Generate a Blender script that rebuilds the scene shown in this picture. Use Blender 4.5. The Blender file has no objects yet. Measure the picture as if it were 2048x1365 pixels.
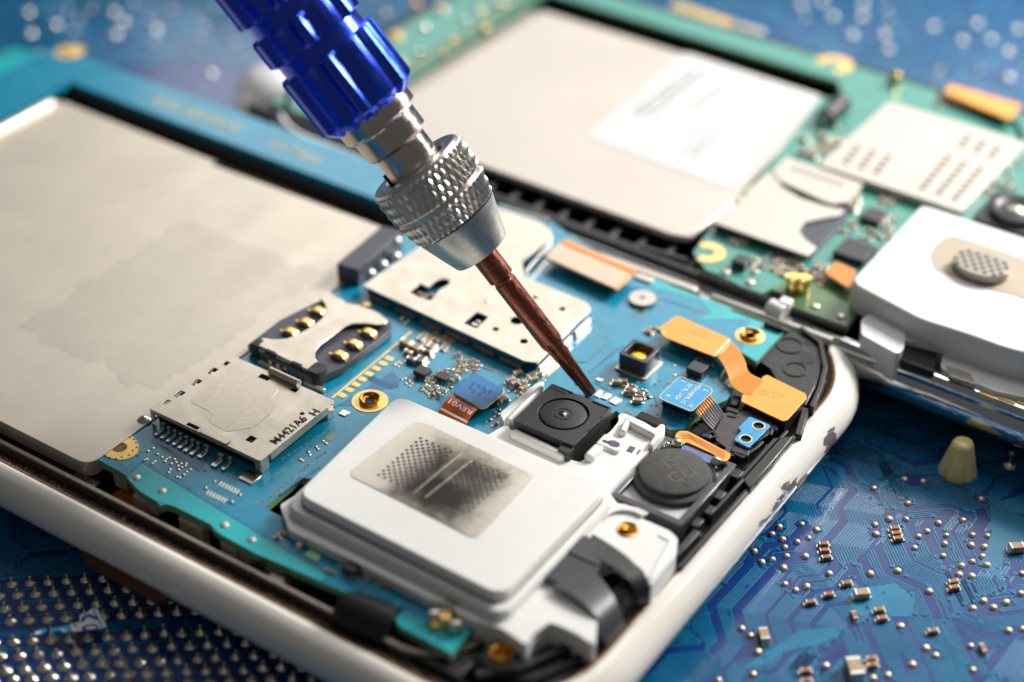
import bpy, math, random
import numpy as np
from mathutils import Vector, Matrix
from mathutils.geometry import tessellate_polygon
random.seed(7)
R = math.radians
SC = bpy.context.scene
SC.unit_settings.scale_length = 0.01            # one unit is one centimetre

# ------------------------------------------------------------------ camera
FPX = 3450.0; PIT = R(36.03)
FW = Vector((0, math.cos(PIT), -math.sin(PIT)))
UP = Vector((0, math.sin(PIT), math.cos(PIT)))
RT = Vector((1, 0, 0))
CAM = Vector((-0.57965217, -15.51450906, 13.48112354))
cd = bpy.data.cameras.new('camera'); cam = bpy.data.objects.new('camera', cd)
SC.collection.objects.link(cam); SC.camera = cam
cam.location = CAM; cam.rotation_euler = (R(90) - PIT, 0, 0)
cd.sensor_width = 36; cd.lens = 36 * FPX / 2048
cd.clip_start = .5; cd.clip_end = 500
cd.dof.use_dof = True; cd.dof.focus_distance = 19.75
cd.dof.aperture_fstop = 0.105

# ------------------------------------------------------------------ light
w = bpy.data.worlds.new('World'); SC.world = w; w.use_nodes = True
bg = w.node_tree.nodes['Background']
bg.inputs[0].default_value = (1.0, .985, .97, 1); bg.inputs[1].default_value = 0.075
def area(name, loc, target, sx, sy, power, col=(1, 1, 1)):
    l = bpy.data.lights.new(name, 'AREA'); l.shape = 'RECTANGLE'; l.size = sx; l.size_y = sy
    l.energy = power; l.color = col
    o = bpy.data.objects.new(name, l); SC.collection.objects.link(o)
    o.location = loc
    d = Vector(target) - Vector(loc)
    o.rotation_euler = d.to_track_quat('-Z', 'Y').to_euler()
    return o
area('softbox_front', (-3, -30, 36), (0, 0, 0), 26, 16, 420, (1, .99, .98))
area('fill_top', (10, 16, 40), (0, 2, 0), 20, 16, 3600, (1, .99, .975))  # added overhead fill to soften contrast, no such lamp is seen
area('softbox_key', (32, 21, 26), (0, 1, 0), 13, 13, 31000, (1, .985, .96))
area('softbox_back', (6, 48, 30.5), (0, 2, 0), 48, 22, 7300, (1, .985, .965))
SC.view_settings.view_transform = 'Standard'; SC.view_settings.look = 'None'
SC.view_settings.exposure = 0.15; SC.view_settings.gamma = 1
SC.view_settings.use_curve_mapping = False

# ------------------------------------------------------------------ frames and pixels to surface points
YA = R(-34.1); YB = R(-35.5); YW = R(8)
def at(px, py, z, yaw=None):
    d = FW * FPX + RT * (px - 1024) - UP * (py - 682.5)
    t = (z - CAM.z) / d.z
    p = CAM + d * t
    if yaw is None: yaw = YA
    c, s = math.cos(yaw), math.sin(yaw)
    return (p.x * c + p.y * s, -p.x * s + p.y * c)
def Z(ox, oy, sc):
    return lambda x, y: (ox + x / sc, oy + y / sc)
def PP(pts, z, zm=None, yaw=None):
    return [at(*(zm(*p) if zm else p), z, yaw) for p in pts]
def toW(u, v, z, yaw):
    c, s = math.cos(yaw), math.sin(yaw)
    return Vector((u * c - v * s, u * s + v * c, z))

# ------------------------------------------------------------------ materials
def lin(r, g, b):
    f = lambda c: (c / 255 / 12.92) if c / 255 <= .04045 else ((c / 255 + .055) / 1.055) ** 2.4
    return (f(r), f(g), f(b), 1)
def mat(name, col, rough=.5, metal=0, bump=0, bscale=40, var=0, vscale=8, coat=0, spec=.5, rvar=0, col2=None, aniso_scale=None, sss=0):
    m = bpy.data.materials.new(name); m.use_nodes = True
    nt = m.node_tree; b = nt.nodes['Principled BSDF']; L = nt.links.new
    b.inputs['Base Color'].default_value = col; b.inputs['Roughness'].default_value = rough
    b.inputs['Metallic'].default_value = metal; b.inputs['Specular IOR Level'].default_value = spec
    if coat: b.inputs['Coat Weight'].default_value = coat; b.inputs['Coat Roughness'].default_value = .12
    if sss: b.inputs['Subsurface Weight'].default_value = sss; b.inputs['Subsurface Radius'].default_value = (.08, .06, .05); b.inputs['Subsurface Scale'].default_value = 1
    tc = nt.nodes.new('ShaderNodeTexCoord'); src = tc.outputs['Object']
    if aniso_scale:
        mp = nt.nodes.new('ShaderNodeMapping'); mp.inputs['Scale'].default_value = aniso_scale
        L(src, mp.inputs[0]); src2 = mp.outputs[0]
    else: src2 = src
    if var or col2:
        n = nt.nodes.new('ShaderNodeTexNoise'); n.inputs['Scale'].default_value = vscale
        n.inputs['Detail'].default_value = 6; n.inputs['Roughness'].default_value = .65; L(src, n.inputs[0])
        mx = nt.nodes.new('ShaderNodeMix'); mx.data_type = 'RGBA'
        c2 = col2 or tuple(min(1, c * (1 + var)) for c in col[:3]) + (1,)
        c1 = col if col2 else tuple(c * (1 - var) for c in col[:3]) + (1,)
        mr = nt.nodes.new('ShaderNodeMapRange'); mr.inputs[1].default_value = .35; mr.inputs[2].default_value = .65
        L(n.outputs[0], mr.inputs[0]); L(mr.outputs[0], mx.inputs[0])
        mx.inputs[6].default_value = c1; mx.inputs[7].default_value = c2; L(mx.outputs[2], b.inputs['Base Color'])
    if rvar:
        n = nt.nodes.new('ShaderNodeTexNoise'); n.inputs['Scale'].default_value = vscale * 1.7
        n.inputs['Detail'].default_value = 8; L(src2, n.inputs[0])
        mr = nt.nodes.new('ShaderNodeMapRange'); mr.inputs[1].default_value = .3; mr.inputs[2].default_value = .7
        mr.inputs[3].default_value = max(.02, rough - rvar); mr.inputs[4].default_value = min(1, rough + rvar)
        L(n.outputs[0], mr.inputs[0]); L(mr.outputs[0], b.inputs['Roughness'])
    if bump:
        n = nt.nodes.new('ShaderNodeTexNoise'); n.inputs['Scale'].default_value = bscale
        n.inputs['Detail'].default_value = 4; L(src2, n.inputs[0])
        bp = nt.nodes.new('ShaderNodeBump'); bp.inputs['Strength'].default_value = bump
        bp.inputs['Distance'].default_value = .01; L(n.outputs[0], bp.inputs['Height']); L(bp.outputs[0], b.inputs['Normal'])
    return m
def node(m): return m.node_tree, m.node_tree.nodes['Principled BSDF']
M = {}
M['pcb'] = mat('solder_mask_blue', lin(8, 134, 166), .30, 0, .04, 30, .10, 3, .35, .5, .06)
M['pcb_teal'] = mat('solder_mask_teal', lin(20, 172, 178), .33, 0, .03, 30, .08, 3, .35)
M['pcb_dark'] = mat('solder_mask_dark', lin(14, 102, 146), .35, 0, .03, 30, .1, 3, .3)
M['pcb_edge'] = mat('board_edge', lin(120, 160, 120), .55, 0, .1, 60, .2, 12)
M['pcb_deep'] = mat('solder_mask_deep', lin(0, 84, 120), .36, 0, .03, 30, .1, 6, .3)
M['pcbg'] = mat('solder_mask_green', lin(56, 140, 126), .35, 0, .03, 30, .12, 3, .35)
M['pcbg_olive'] = mat('solder_mask_olive', lin(74, 110, 62), .38, 0, .03, 30, .15, 2, .3)
M['gold'] = mat('gold_plate', lin(255, 212, 132), .36, .6, .05, 40, .06, 10, 0, .5, .08)
M['brass'] = mat('brass', lin(222, 160, 72), .22, 1, .05, 60, .1, 20)
M['tin'] = mat('tin_plate', lin(212, 202, 186), .36, .82, .04, 50, .05, 2.5, 0, .5, .06)
M['tin_sand'] = mat('tin_sand', lin(210, 200, 183), .37, .82, .10, 90, .04, 30, 0, .5, .1)
M['plate'] = mat('brushed_plate', lin(218, 208, 192), .42, .5, .08, 18, .05, 1.2, 0, .5, .05, None, (1, .05, 1))
M['plateb'] = mat('satin_plate', lin(206, 198, 188), .45, .6, .02, 18, .03, .6)
M['solder'] = mat('solder', lin(225, 218, 205), .22, 1, .15, 90, .08, 30)
M['nickel'] = mat('nickel', lin(222, 214, 204), .17, 1, .04, 60, .04, 8, 0, .5, .06)
M['knurl'] = mat('knurled_nickel', lin(232, 224, 214), .3, 1, .06, 60, .04, 8)
M['steel'] = mat('satin_steel', lin(205, 202, 195), .3, 1, .1, 60, .04, 8, 0, .5, .08, None, (.2, .2, 30))
M['black'] = mat('black_plastic', lin(34, 34, 35), .42, 0, .12, 70, .25, 8, 0, .5, .1)
M['blackdk'] = mat('black_deep', lin(10, 10, 11), .5, 0, .1, 60, .3, 8)
M['graycam'] = mat('camera_black', lin(44, 43, 44), .48, 0, .25, 80, .12, 16, 0, .45, .08)
M['grayblue'] = mat('slate_plastic', lin(70, 74, 84), .42, 0, .1, 50, .12, 10)
M['ic'] = mat('chip_epoxy', lin(58, 58, 62), .4, 0, .12, 120, .12, 20)
M['white'] = mat('white_plastic', lin(228, 226, 222), .34, 0, .03, 30, .02, 3, .1, .5, .05, None, None, .12)
M['white2'] = mat('white_plastic_bright', lin(228, 228, 226), .33, 0, .02, 30, .02, 3, .1, .5, .05, None, None, .1)
M['captan'] = mat('ceramic_tan', lin(168, 142, 110), .45, 0, .1, 60, .1, 20)
M['capbrown'] = mat('ceramic_brown', lin(150, 96, 58), .45, 0, .1, 60, .12, 20)
M['capgray'] = mat('ceramic_gray', lin(112, 102, 92), .45, 0, .1, 60, .12, 20)
M['orange'] = mat('polyimide_orange', lin(246, 160, 40), .32, 0, .05, 25, .07, 5, .35)
M['orange_dk'] = mat('polyimide_trace', lin(206, 118, 18), .34, 0, 0, 25, .07, 5, .3)
M['orange2'] = mat('polyimide_red', lin(206, 92, 20), .3, 0, .05, 25, .1, 8, .3)
M['bluestick'] = mat('blue_stiffener', lin(44, 118, 178), .45, 0, .08, 60, .06, 6, .1)
M['blueboard'] = mat('blue_sensor_board', lin(24, 150, 204), .36, 0, .04, 60, .06, 6, .3)
M['ink'] = mat('ink_white', lin(240, 240, 238), .5)
M['inkdk'] = mat('ink_dark', lin(52, 44, 44), .5)
M['inktan'] = mat('ink_tan', lin(150, 160, 140), .5)
M['paper'] = mat('paper_white', lin(214, 214, 212), .6, 0, .03, 20, .01, 3)
M['inkgray'] = mat('ink_gray', lin(64, 64, 68), .6)
M['copperbr'] = mat('bit_bronze', lin(156, 96, 78), .3, 1, .1, 70, .18, 22, 0, .5, .1, None, (1, 1, .3))
M['anod'] = mat('anodised_blue', lin(58, 92, 240), .24, 1, .02, 40, .03, 4, .4, .5, .05)
M['chrome'] = mat('chrome', lin(225, 226, 228), .07, 1, .02, 10)
M['grime'] = mat('grime', lin(120, 84, 46), .8, 0, .6, 60, .45, 25)
M['cream'] = mat('cream_plastic', lin(242, 224, 152), .4, 0, .08, 30, .08, 8, 0, .5, 0, None, None, .2)
M['yellow'] = mat('phosphor_yellow', lin(244, 214, 40), .35, 0, 0, 1, .12, 20)
M['lens'] = mat('lens_glass', lin(20, 22, 26), .05, 0, 0, 1, 0, 1, 1)
M['gunmetal'] = mat('dark_metal', lin(160, 150, 138), .35, .8, .1, 50, .15, 20)
M['felt'] = mat('dark_felt', lin(78, 76, 74), .85, 0, .5, 110, .15, 12)
M['mirror'] = mat('tin_bright', lin(222, 216, 204), .34, .8)
# motherboard blues
M['mb'] = mat('motherboard_mask', lin(6, 52, 116), .27, 0, .03, 14, .12, .8, .45, .5, .05)
M['mbtrace'] = mat('motherboard_trace', lin(4, 112, 150), .27, 0, .0, 14, .10, 1.2, .45, .5, .05)
M['mbvia'] = mat('motherboard_via', lin(20, 124, 170), .2, 0, 0, 14, .10, 1.2, .6)
M['viahole'] = mat('via_hole', lin(4, 26, 60), .4)

# perforated grille with the smoky stain on it
def grille_mat():
    m = mat('stained_grille', lin(214, 206, 192), .34, .7, .1, 40, .04, 4)
    nt, b = node(m); L = nt.links.new
    tc = nt.nodes.new('ShaderNodeTexCoord'); sep = nt.nodes.new('ShaderNodeSeparateXYZ'); L(tc.outputs['Object'], sep.inputs[0])
    n = nt.nodes.new('ShaderNodeTexNoise'); n.inputs['Scale'].default_value = 5; n.inputs['Detail'].default_value = 7; n.inputs['Roughness'].default_value = .7; n.inputs['Distortion'].default_value = .8
    L(tc.outputs['Object'], n.inputs[0])
    def mm(op, a, bb=None, c=None):
        x = nt.nodes.new('ShaderNodeMath'); x.operation = op
        for i, q in enumerate((a, bb, c)):
            if q is None: continue
            if isinstance(q, (int, float)): x.inputs[i].default_value = q
            else: L(q, x.inputs[i])
        return x.outputs[0]
    # stain centred on the middle of the grille (object origin)
    ax = mm('ABSOLUTE', mm('SUBTRACT', sep.outputs[0], .08)); ay = mm('ABSOLUTE', mm('ADD', sep.outputs[1], .08))
    d = mm('MAXIMUM', mm('DIVIDE', ax, .56), mm('DIVIDE', ay, .64))
    e = mm('ADD', d, mm('MULTIPLY', mm('SUBTRACT', n.outputs[0], .5), .95))
    mr = nt.nodes.new('ShaderNodeMapRange'); mr.inputs[1].default_value = 1.18; mr.inputs[2].default_value = .45
    mr.interpolation_type = 'SMOOTHSTEP'; L(e, mr.inputs[0])
    n3 = nt.nodes.new('ShaderNodeTexNoise'); n3.inputs['Scale'].default_value = 2.2; n3.inputs['Detail'].default_value = 5; L(tc.outputs['Object'], n3.inputs[0])
    f = mm('MULTIPLY', mr.outputs[0], mm('MINIMUM', mm('MULTIPLY_ADD', n3.outputs[0], 1.6, .10), .96))
    mx = nt.nodes.new('ShaderNodeMix'); mx.data_type = 'RGBA'; L(f, mx.inputs[0])
    src = b.inputs['Base Color'].links[0].from_socket
    L(src, mx.inputs[6]); mx.inputs[7].default_value = lin(44, 38, 34); L(mx.outputs[2], b.inputs['Base Color'])
    return m
M['grille'] = grille_mat()
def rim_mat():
    """cream white lacquer worn through to dark metal in ragged patches along one end, plus a painted grey board reflection low down"""
    m = mat('white_rim_wear_reflection', lin(226, 220, 210), .13, 0, .02, 20, .02, 2, .4)
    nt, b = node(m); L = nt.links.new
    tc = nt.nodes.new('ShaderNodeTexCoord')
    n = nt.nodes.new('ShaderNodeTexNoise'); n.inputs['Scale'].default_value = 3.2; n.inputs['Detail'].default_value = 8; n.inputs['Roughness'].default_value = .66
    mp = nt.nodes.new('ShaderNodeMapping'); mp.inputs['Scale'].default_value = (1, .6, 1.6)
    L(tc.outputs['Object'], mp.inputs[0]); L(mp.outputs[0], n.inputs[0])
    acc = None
    RIMSPOTS = [(2.53, .55, .22, .75), (2.5, 1.85, .3, .24), (2.45, -1.3, .1, .9)]  # last spot paints the board's reflection low on the rim; others are wear
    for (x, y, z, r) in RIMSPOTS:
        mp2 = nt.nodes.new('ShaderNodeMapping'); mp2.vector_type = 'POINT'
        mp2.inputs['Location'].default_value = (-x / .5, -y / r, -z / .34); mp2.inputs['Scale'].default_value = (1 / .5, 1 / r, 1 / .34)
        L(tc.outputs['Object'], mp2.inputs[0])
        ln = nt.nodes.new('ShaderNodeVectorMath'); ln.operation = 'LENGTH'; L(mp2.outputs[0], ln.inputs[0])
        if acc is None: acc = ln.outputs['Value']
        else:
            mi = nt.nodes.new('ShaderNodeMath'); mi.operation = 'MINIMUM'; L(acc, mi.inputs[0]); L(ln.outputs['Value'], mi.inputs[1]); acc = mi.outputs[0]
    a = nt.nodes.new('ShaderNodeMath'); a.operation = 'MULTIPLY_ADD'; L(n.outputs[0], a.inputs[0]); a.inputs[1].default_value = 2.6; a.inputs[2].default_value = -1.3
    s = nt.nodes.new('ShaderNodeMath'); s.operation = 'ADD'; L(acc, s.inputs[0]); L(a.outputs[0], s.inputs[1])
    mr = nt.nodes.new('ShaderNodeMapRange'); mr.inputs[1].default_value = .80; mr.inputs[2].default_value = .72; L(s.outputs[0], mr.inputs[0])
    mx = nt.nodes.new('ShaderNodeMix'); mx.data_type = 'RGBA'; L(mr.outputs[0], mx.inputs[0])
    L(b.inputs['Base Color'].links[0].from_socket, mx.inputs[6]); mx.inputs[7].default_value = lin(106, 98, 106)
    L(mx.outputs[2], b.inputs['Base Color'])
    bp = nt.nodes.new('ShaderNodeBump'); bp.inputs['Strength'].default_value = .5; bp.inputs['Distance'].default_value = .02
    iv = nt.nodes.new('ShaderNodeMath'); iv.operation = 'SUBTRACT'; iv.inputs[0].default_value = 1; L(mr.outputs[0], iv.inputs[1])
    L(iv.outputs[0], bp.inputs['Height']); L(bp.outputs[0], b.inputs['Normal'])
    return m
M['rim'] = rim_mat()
def dusty(name, base, dust, thr, sc=60):
    m = mat(name, base, .55, 0, .3, 50, .2, 10)
    nt, b = node(m); L = nt.links.new
    tc = nt.nodes.new('ShaderNodeTexCoord')
    n = nt.nodes.new('ShaderNodeTexNoise'); n.inputs['Scale'].default_value = sc; n.inputs['Detail'].default_value = 3; L(tc.outputs['Object'], n.inputs[0])
    mr = nt.nodes.new('ShaderNodeMapRange'); mr.inputs[1].default_value = thr; mr.inputs[2].default_value = thr + .06; L(n.outputs[0], mr.inputs[0])
    mx = nt.nodes.new('ShaderNodeMix'); mx.data_type = 'RGBA'; L(mr.outputs[0], mx.inputs[0])
    L(b.inputs['Base Color'].links[0].from_socket, mx.inputs[6]); mx.inputs[7].default_value = dust; L(mx.outputs[2], b.inputs['Base Color'])
    return m
M['dustblack'] = dusty('dusty_black', lin(16, 15, 15), lin(110, 92, 72), .62, 45)
def residue_mat():
    """brushed battery plate with the grey rectangle left by a peeled sticker"""
    m = M['plate']
    nt, b = node(m); L = nt.links.new
    tc = nt.nodes.new('ShaderNodeTexCoord')
    c = at(380, 600, 1.05)
    n = nt.nodes.new('ShaderNodeTexNoise'); n.inputs['Scale'].default_value = 2.4; n.inputs['Detail'].default_value = 8; n.inputs['Roughness'].default_value = .62
    L(tc.outputs['Object'], n.inputs[0])
    sep = nt.nodes.new('ShaderNodeSeparateXYZ'); L(tc.outputs['Object'], sep.inputs[0])
    def mm(op, a, bb=None, c=None):
        x = nt.nodes.new('ShaderNodeMath'); x.operation = op
        for i, q in enumerate((a, bb, c)):
            if q is None: continue
            if isinstance(q, (int, float)): x.inputs[i].default_value = q
            else: L(q, x.inputs[i])
        return x.outputs[0]
    def box(cx, cy, hx, hy, namp):
        dx = mm('DIVIDE', mm('ABSOLUTE', mm('SUBTRACT', sep.outputs[0], cx)), hx)
        dy = mm('DIVIDE', mm('ABSOLUTE', mm('SUBTRACT', sep.outputs[1], cy)), hy)
        d = mm('MAXIMUM', dx, dy)
        e = mm('ADD', d, mm('MULTIPLY', mm('SUBTRACT', n.outputs[0], .5), namp))
        return e
    e = box(RES[0], RES[1], RES[2], RES[3], .55)
    mr = nt.nodes.new('ShaderNodeMapRange'); mr.inputs[1].default_value = 1.02; mr.inputs[2].default_value = .96; L(e, mr.inputs[0])
    # a thin dark glue line round the patch
    edge = nt.nodes.new('ShaderNodeMapRange'); edge.inputs[1].default_value = .025; edge.inputs[2].default_value = 0
    L(mm('ABSOLUTE', mm('SUBTRACT', e, 1.0)), edge.inputs[0])
    n2 = nt.nodes.new('ShaderNodeTexNoise'); n2.inputs['Scale'].default_value = 14; n2.inputs['Detail'].default_value = 8; n2.inputs['Roughness'].default_value = .75; L(tc.outputs['Object'], n2.inputs[0])
    f = mm('ADD', mm('MULTIPLY', mr.outputs[0], mm('MULTIPLY_ADD', n2.outputs[0], 1.1, -.18)), mm('MULTIPLY', edge.outputs[0], .55))
    mx = nt.nodes.new('ShaderNodeMix'); mx.data_type = 'RGBA'; L(mm('MINIMUM', mm('MULTIPLY', f, .75), 1), mx.inputs[0])
    L(b.inputs['Base Color'].links[0].from_socket, mx.inputs[6]); mx.inputs[7].default_value = lin(184, 176, 162); L(mx.outputs[2], b.inputs['Base Color'])
    rr = mm('ADD', mm('MULTIPLY', mr.outputs[0], .02), b.inputs['Roughness'].links[0].from_socket)
    L(rr, b.inputs['Roughness'])
RES = (-5.45, -.65, 1.15, 1.5)
residue_mat()

# ------------------------------------------------------------------ mesh building
def area2(p): return sum(p[i][0] * p[(i + 1) % len(p)][1] - p[(i + 1) % len(p)][0] * p[i][1] for i in range(len(p))) / 2
def ccw(p): return list(p) if area2(p) > 0 else list(p)[::-1]
def rpoly(p, r, n=4, only=None):
    """round the corners of a polygon"""
    out = []; N = len(p)
    for i in range(N):
        a, b, c = Vector(p[i - 1]), Vector(p[i]), Vector(p[(i + 1) % N])
        if only is not None and i not in only: out.append(tuple(b)); continue
        d1 = (a - b); d2 = (c - b); l1, l2 = d1.length, d2.length
        k = min(r, l1 * .48, l2 * .48); A = b + d1 * (k / l1); B = b + d2 * (k / l2)
        for j in range(n + 1):
            t = j / n; out.append(tuple(A * (1 - t) ** 2 + b * 2 * t * (1 - t) + B * t * t))
    return out
def rect(p0, p1): return [(p0[0], p0[1]), (p1[0], p0[1]), (p1[0], p1[1]), (p0[0], p1[1])]
def bbox(pts):
    xs = [p[0] for p in pts]; ys = [p[1] for p in pts]
    return rect((min(xs), min(ys)), (max(xs), max(ys)))
def crect(cx, cy, sx, sy, a=0):
    c, s = math.cos(a), math.sin(a)
    return [(cx + x * c - y * s, cy + x * s + y * c) for x, y in ((-sx / 2, -sy / 2), (sx / 2, -sy / 2), (sx / 2, sy / 2), (-sx / 2, sy / 2))]
def circ(cx, cy, r, n=24, r2=None, a=0): 
    r2 = r2 or r
    return [(cx + r * math.cos(a + 2 * math.pi * i / n), cy + r2 * math.sin(a + 2 * math.pi * i / n)) for i in range(n)]
def rrect(u0, u1, v0, v1, r, off=0, n=10):
    u0 -= off; u1 += off; v0 -= off; v1 += off; r = max(.02, r + off); o = []
    for cx, cy, a0 in ((u1 - r, v1 - r, 0), (u0 + r, v1 - r, 90), (u0 + r, v0 + r, 180), (u1 - r, v0 + r, 270)):
        for k in range(n + 1):
            a = R(a0 + 90 * k / n); o.append((cx + r * math.cos(a), cy + r * math.sin(a)))
    return o
class MB:
    def __init__(s): s.v = []; s.f = []; s.m = []; s.g = []
    def add(s, vs, fs, m=0):
        o = len(s.v); s.v += [tuple(x) for x in vs]; s.f += [tuple(i + o for i in f) for f in fs]; s.m += [m] * len(fs)
        return s
    def prism(s, poly, z0, z1, m=0, holes=(), mside=None):
        poly = ccw(poly); hs = [ccw(h)[::-1] for h in holes]
        mside = m if mside is None else mside
        loops = [poly] + hs
        flat = [p for l in loops for p in l]; n = len(flat)
        if len(hs) == 0 and len(poly) <= 4: tris = [tuple(range(len(poly)))]
        else: tris = [t for t in tessellate_polygon([[Vector((p[0], p[1], 0)) for p in l] for l in loops])]
        top = []; bot = []
        for t in tris:
            a = area2([flat[i] for i in t])
            t = tuple(t) if a > 0 else tuple(t)[::-1]
            if abs(a) < 1e-12: continue
            top.append(tuple(i + n for i in t)); bot.append(t[::-1])
        s.add([(x, y, z0) for x, y in flat] + [(x, y, z1) for x, y in flat], top + bot, m)
        o = len(s.v) - 2 * n; k = 0; sf = []
        for l in loops:
            for i in range(len(l)):
                a = k + i; b = k + (i + 1) % len(l); sf.append((o + a, o + b, o + b + n, o + a + n))
            k += len(l)
        s.f += sf; s.m += [mside] * len(sf)
        return s
    def box(s, cx, cy, z0, z1, sx, sy, a=0, m=0): return s.prism(crect(cx, cy, sx, sy, a), z0, z1, m)
    def lathe(s, prof, c=(0, 0, 0), n=24, m=0, cap=True, mod=None):
        vs = []; fs = []
        for r, z in prof:
            for i in range(n):
                a = 2 * math.pi * i / n; rr = r * (mod(a, z) if mod else 1)
                vs.append((c[0] + rr * math.cos(a), c[1] + rr * math.sin(a), c[2] + z))
        for j in range(len(prof) - 1):
            for i in range(n):
                k = (i + 1) % n; fs.append((j * n + i, j * n + k, (j + 1) * n + k, (j + 1) * n + i))
        if cap:
            fs.append(tuple(range(n))[::-1]); fs.append(tuple((len(prof) - 1) * n + i for i in range(n)))
        return s.add(vs, fs, m)
    def cyl(s, cx, cy, r, z0, z1, n=24, m=0, r2=None): return s.lathe([(r, z0), (r2 if r2 is not None else r, z1)], (cx, cy, 0), n, m)
    def ring(s, cx, cy, ro, ri, z0, z1, n=32, m=0): return s.prism(circ(cx, cy, ro, n), z0, z1, m, [circ(cx, cy, ri, n)])
    def tube(s, pts, r, n=8, m=0):
        pts = [Vector(p) for p in pts]; vs = []; fs = []
        for i, p in enumerate(pts):
            d = (pts[min(i + 1, len(pts) - 1)] - pts[max(i - 1, 0)]).normalized()
            x = d.cross(Vector((0, 0, 1)))
            if x.length < 1e-3: x = d.cross(Vector((1, 0, 0)))
            x.normalize(); y = d.cross(x)
            rr = r[i] if isinstance(r, (list, tuple)) else r
            for k in range(n):
                a = 2 * math.pi * k / n; vs.append(p + x * math.cos(a) * rr + y * math.sin(a) * rr)
        for i in range(len(pts) - 1):
            for k in range(n):
                q = (k + 1) % n; fs.append((i * n + k, i * n + q, (i + 1) * n + q, (i + 1) * n + k))
        fs.append(tuple(range(n))[::-1]); fs.append(tuple((len(pts) - 1) * n + k for k in range(n)))
        return s.add(vs, fs, m)
    def ribbon(s, left, right, th, m=0):
        """left and right are 3-D polylines of equal length"""
        n = len(left); vs = []
        for a, b in zip(left, right):
            a = Vector(a); b = Vector(b); vs += [a, b, b - Vector((0, 0, th)), a - Vector((0, 0, th))]
        fs = []
        for i in range(n - 1):
            o = 4 * i
            for k in range(4): fs.append((o + k, o + (k + 1) % 4, o + 4 + (k + 1) % 4, o + 4 + k))
        fs += [(0, 3, 2, 1), tuple(4 * (n - 1) + k for k in range(4))]
        return s.add(vs, fs, m)
    def line(s, pts, wd, z0, z1, m=0):
        """flat polyline of constant width"""
        P = [Vector(p) for p in pts]; Lf = []; Rt = []
        for i, p in enumerate(P):
            d1 = (P[i] - P[i - 1]).normalized() if i > 0 else (P[1] - P[0]).normalized()
            d2 = (P[i + 1] - P[i]).normalized() if i < len(P) - 1 else d1
            n1 = Vector((-d1.y, d1.x)); n2 = Vector((-d2.y, d2.x)); b = (n1 + n2)
            b = b / max(.3, b.length_squared) * 2
            Lf.append(p + b * wd / 2); Rt.append(p - b * wd / 2)
        vs = []; fs = []
        for a, b in zip(Lf, Rt): vs += [(b.x, b.y, z1), (a.x, a.y, z1), (a.x, a.y, z0), (b.x, b.y, z0)]
        for i in range(len(P) - 1):
            o = 4 * i
            fs += [(o, o + 4, o + 5, o + 1), (o + 1, o + 5, o + 6, o + 2), (o + 3, o + 7, o + 4, o)]
        fs += [(0, 1, 2, 3), tuple(4 * (len(P) - 1) + k for k in (3, 2, 1, 0))]
        return s.add(vs, fs, m)
    def xf(s, Mx): s.v = [tuple(Mx @ Vector(p)) for p in s.v]; return s
    def build(s, name, mats, root=None, bevel=0, ang=35, pivot=None, bseg=2, smooth=True):
        """one mesh object; with a root the coordinates are frame coordinates"""
        me = bpy.data.meshes.new(name)
        pv = Vector(pivot) if pivot is not None else Vector((0, 0, 0))
        base = Vector(root['_p']) if (root is not None and '_p' in root) else Vector((0, 0, 0))
        off = base + pv
        me.from_pydata([(x - off.x, y - off.y, z - off.z) for x, y, z in s.v], [], s.f)
        for mm in (mats if isinstance(mats, (list, tuple)) else [mats]): me.materials.append(M[mm] if isinstance(mm, str) else mm)
        me.polygons.foreach_set('material_index', s.m)
        if smooth:
            me.polygons.foreach_set('use_smooth', [True] * len(s.f)); me.set_sharp_from_angle(angle=R(ang))
        me.update()
        o = bpy.data.objects.new(name, me); SC.collection.objects.link(o)
        if root is not None: o.parent = root
        o.location = pv
        if root is not None: o['_p'] = tuple(off)
        if bevel:
            b = o.modifiers.new('bevel', 'BEVEL'); b.width = bevel; b.segments = bseg; b.limit_method = 'ANGLE'; b.angle_limit = R(40)
            b.use_clamp_overlap = True
        return o
def each(mb, name, mats, root=None, bevel=0, ang=35, pivot=None, bseg=2, smooth=True):
    '''one object per separate piece of the builder'''
    par = list(range(len(mb.v)))
    def fd(x):
        while par[x] != x: par[x] = par[par[x]]; x = par[x]
        return x
    for f in mb.f:
        for k in f[1:]: par[fd(k)] = fd(f[0])
    # marked pieces stay together
    for a, b in mb.g:
        for k in range(a + 1, b): par[fd(k)] = fd(a)
    grp = {}
    for i, f in enumerate(mb.f): grp.setdefault(fd(f[0]), []).append(i)
    out = []
    for k, fi in grp.items():
        p = MB(); mp = {}
        for i in fi:
            for x in mb.f[i]:
                if x not in mp: mp[x] = len(p.v); p.v.append(mb.v[x])
            p.f.append(tuple(mp[x] for x in mb.f[i])); p.m.append(mb.m[i])
        out.append(p.build(name, mats, root, bevel, ang, pivot, bseg, smooth))
    return out
MB.each = each
def thing(name, label, cat, p=(0, 0, 0), yaw=0, group=None):
    o = bpy.data.objects.new(name, None); SC.collection.objects.link(o)
    o.empty_display_size = .3
    o.location = toW(p[0], p[1], p[2], yaw); o.rotation_euler = (0, 0, yaw)
    o['label'] = label; o['category'] = cat; o['_p'] = tuple(p)
    if group: o['group'] = group
    return o
def place(src, first, root, u, v, z, rot=0, sc=None):
    """copy (or first use) of a small component, in frame coordinates, under root"""
    o = src if first else src.copy()
    if not first: SC.collection.objects.link(o)
    o.parent = root; b = Vector(root['_p']); o.location = (u - b.x, v - b.y, z - b.z); o.rotation_euler = (0, 0, rot)
    if sc: o.scale = sc
    return o
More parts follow.
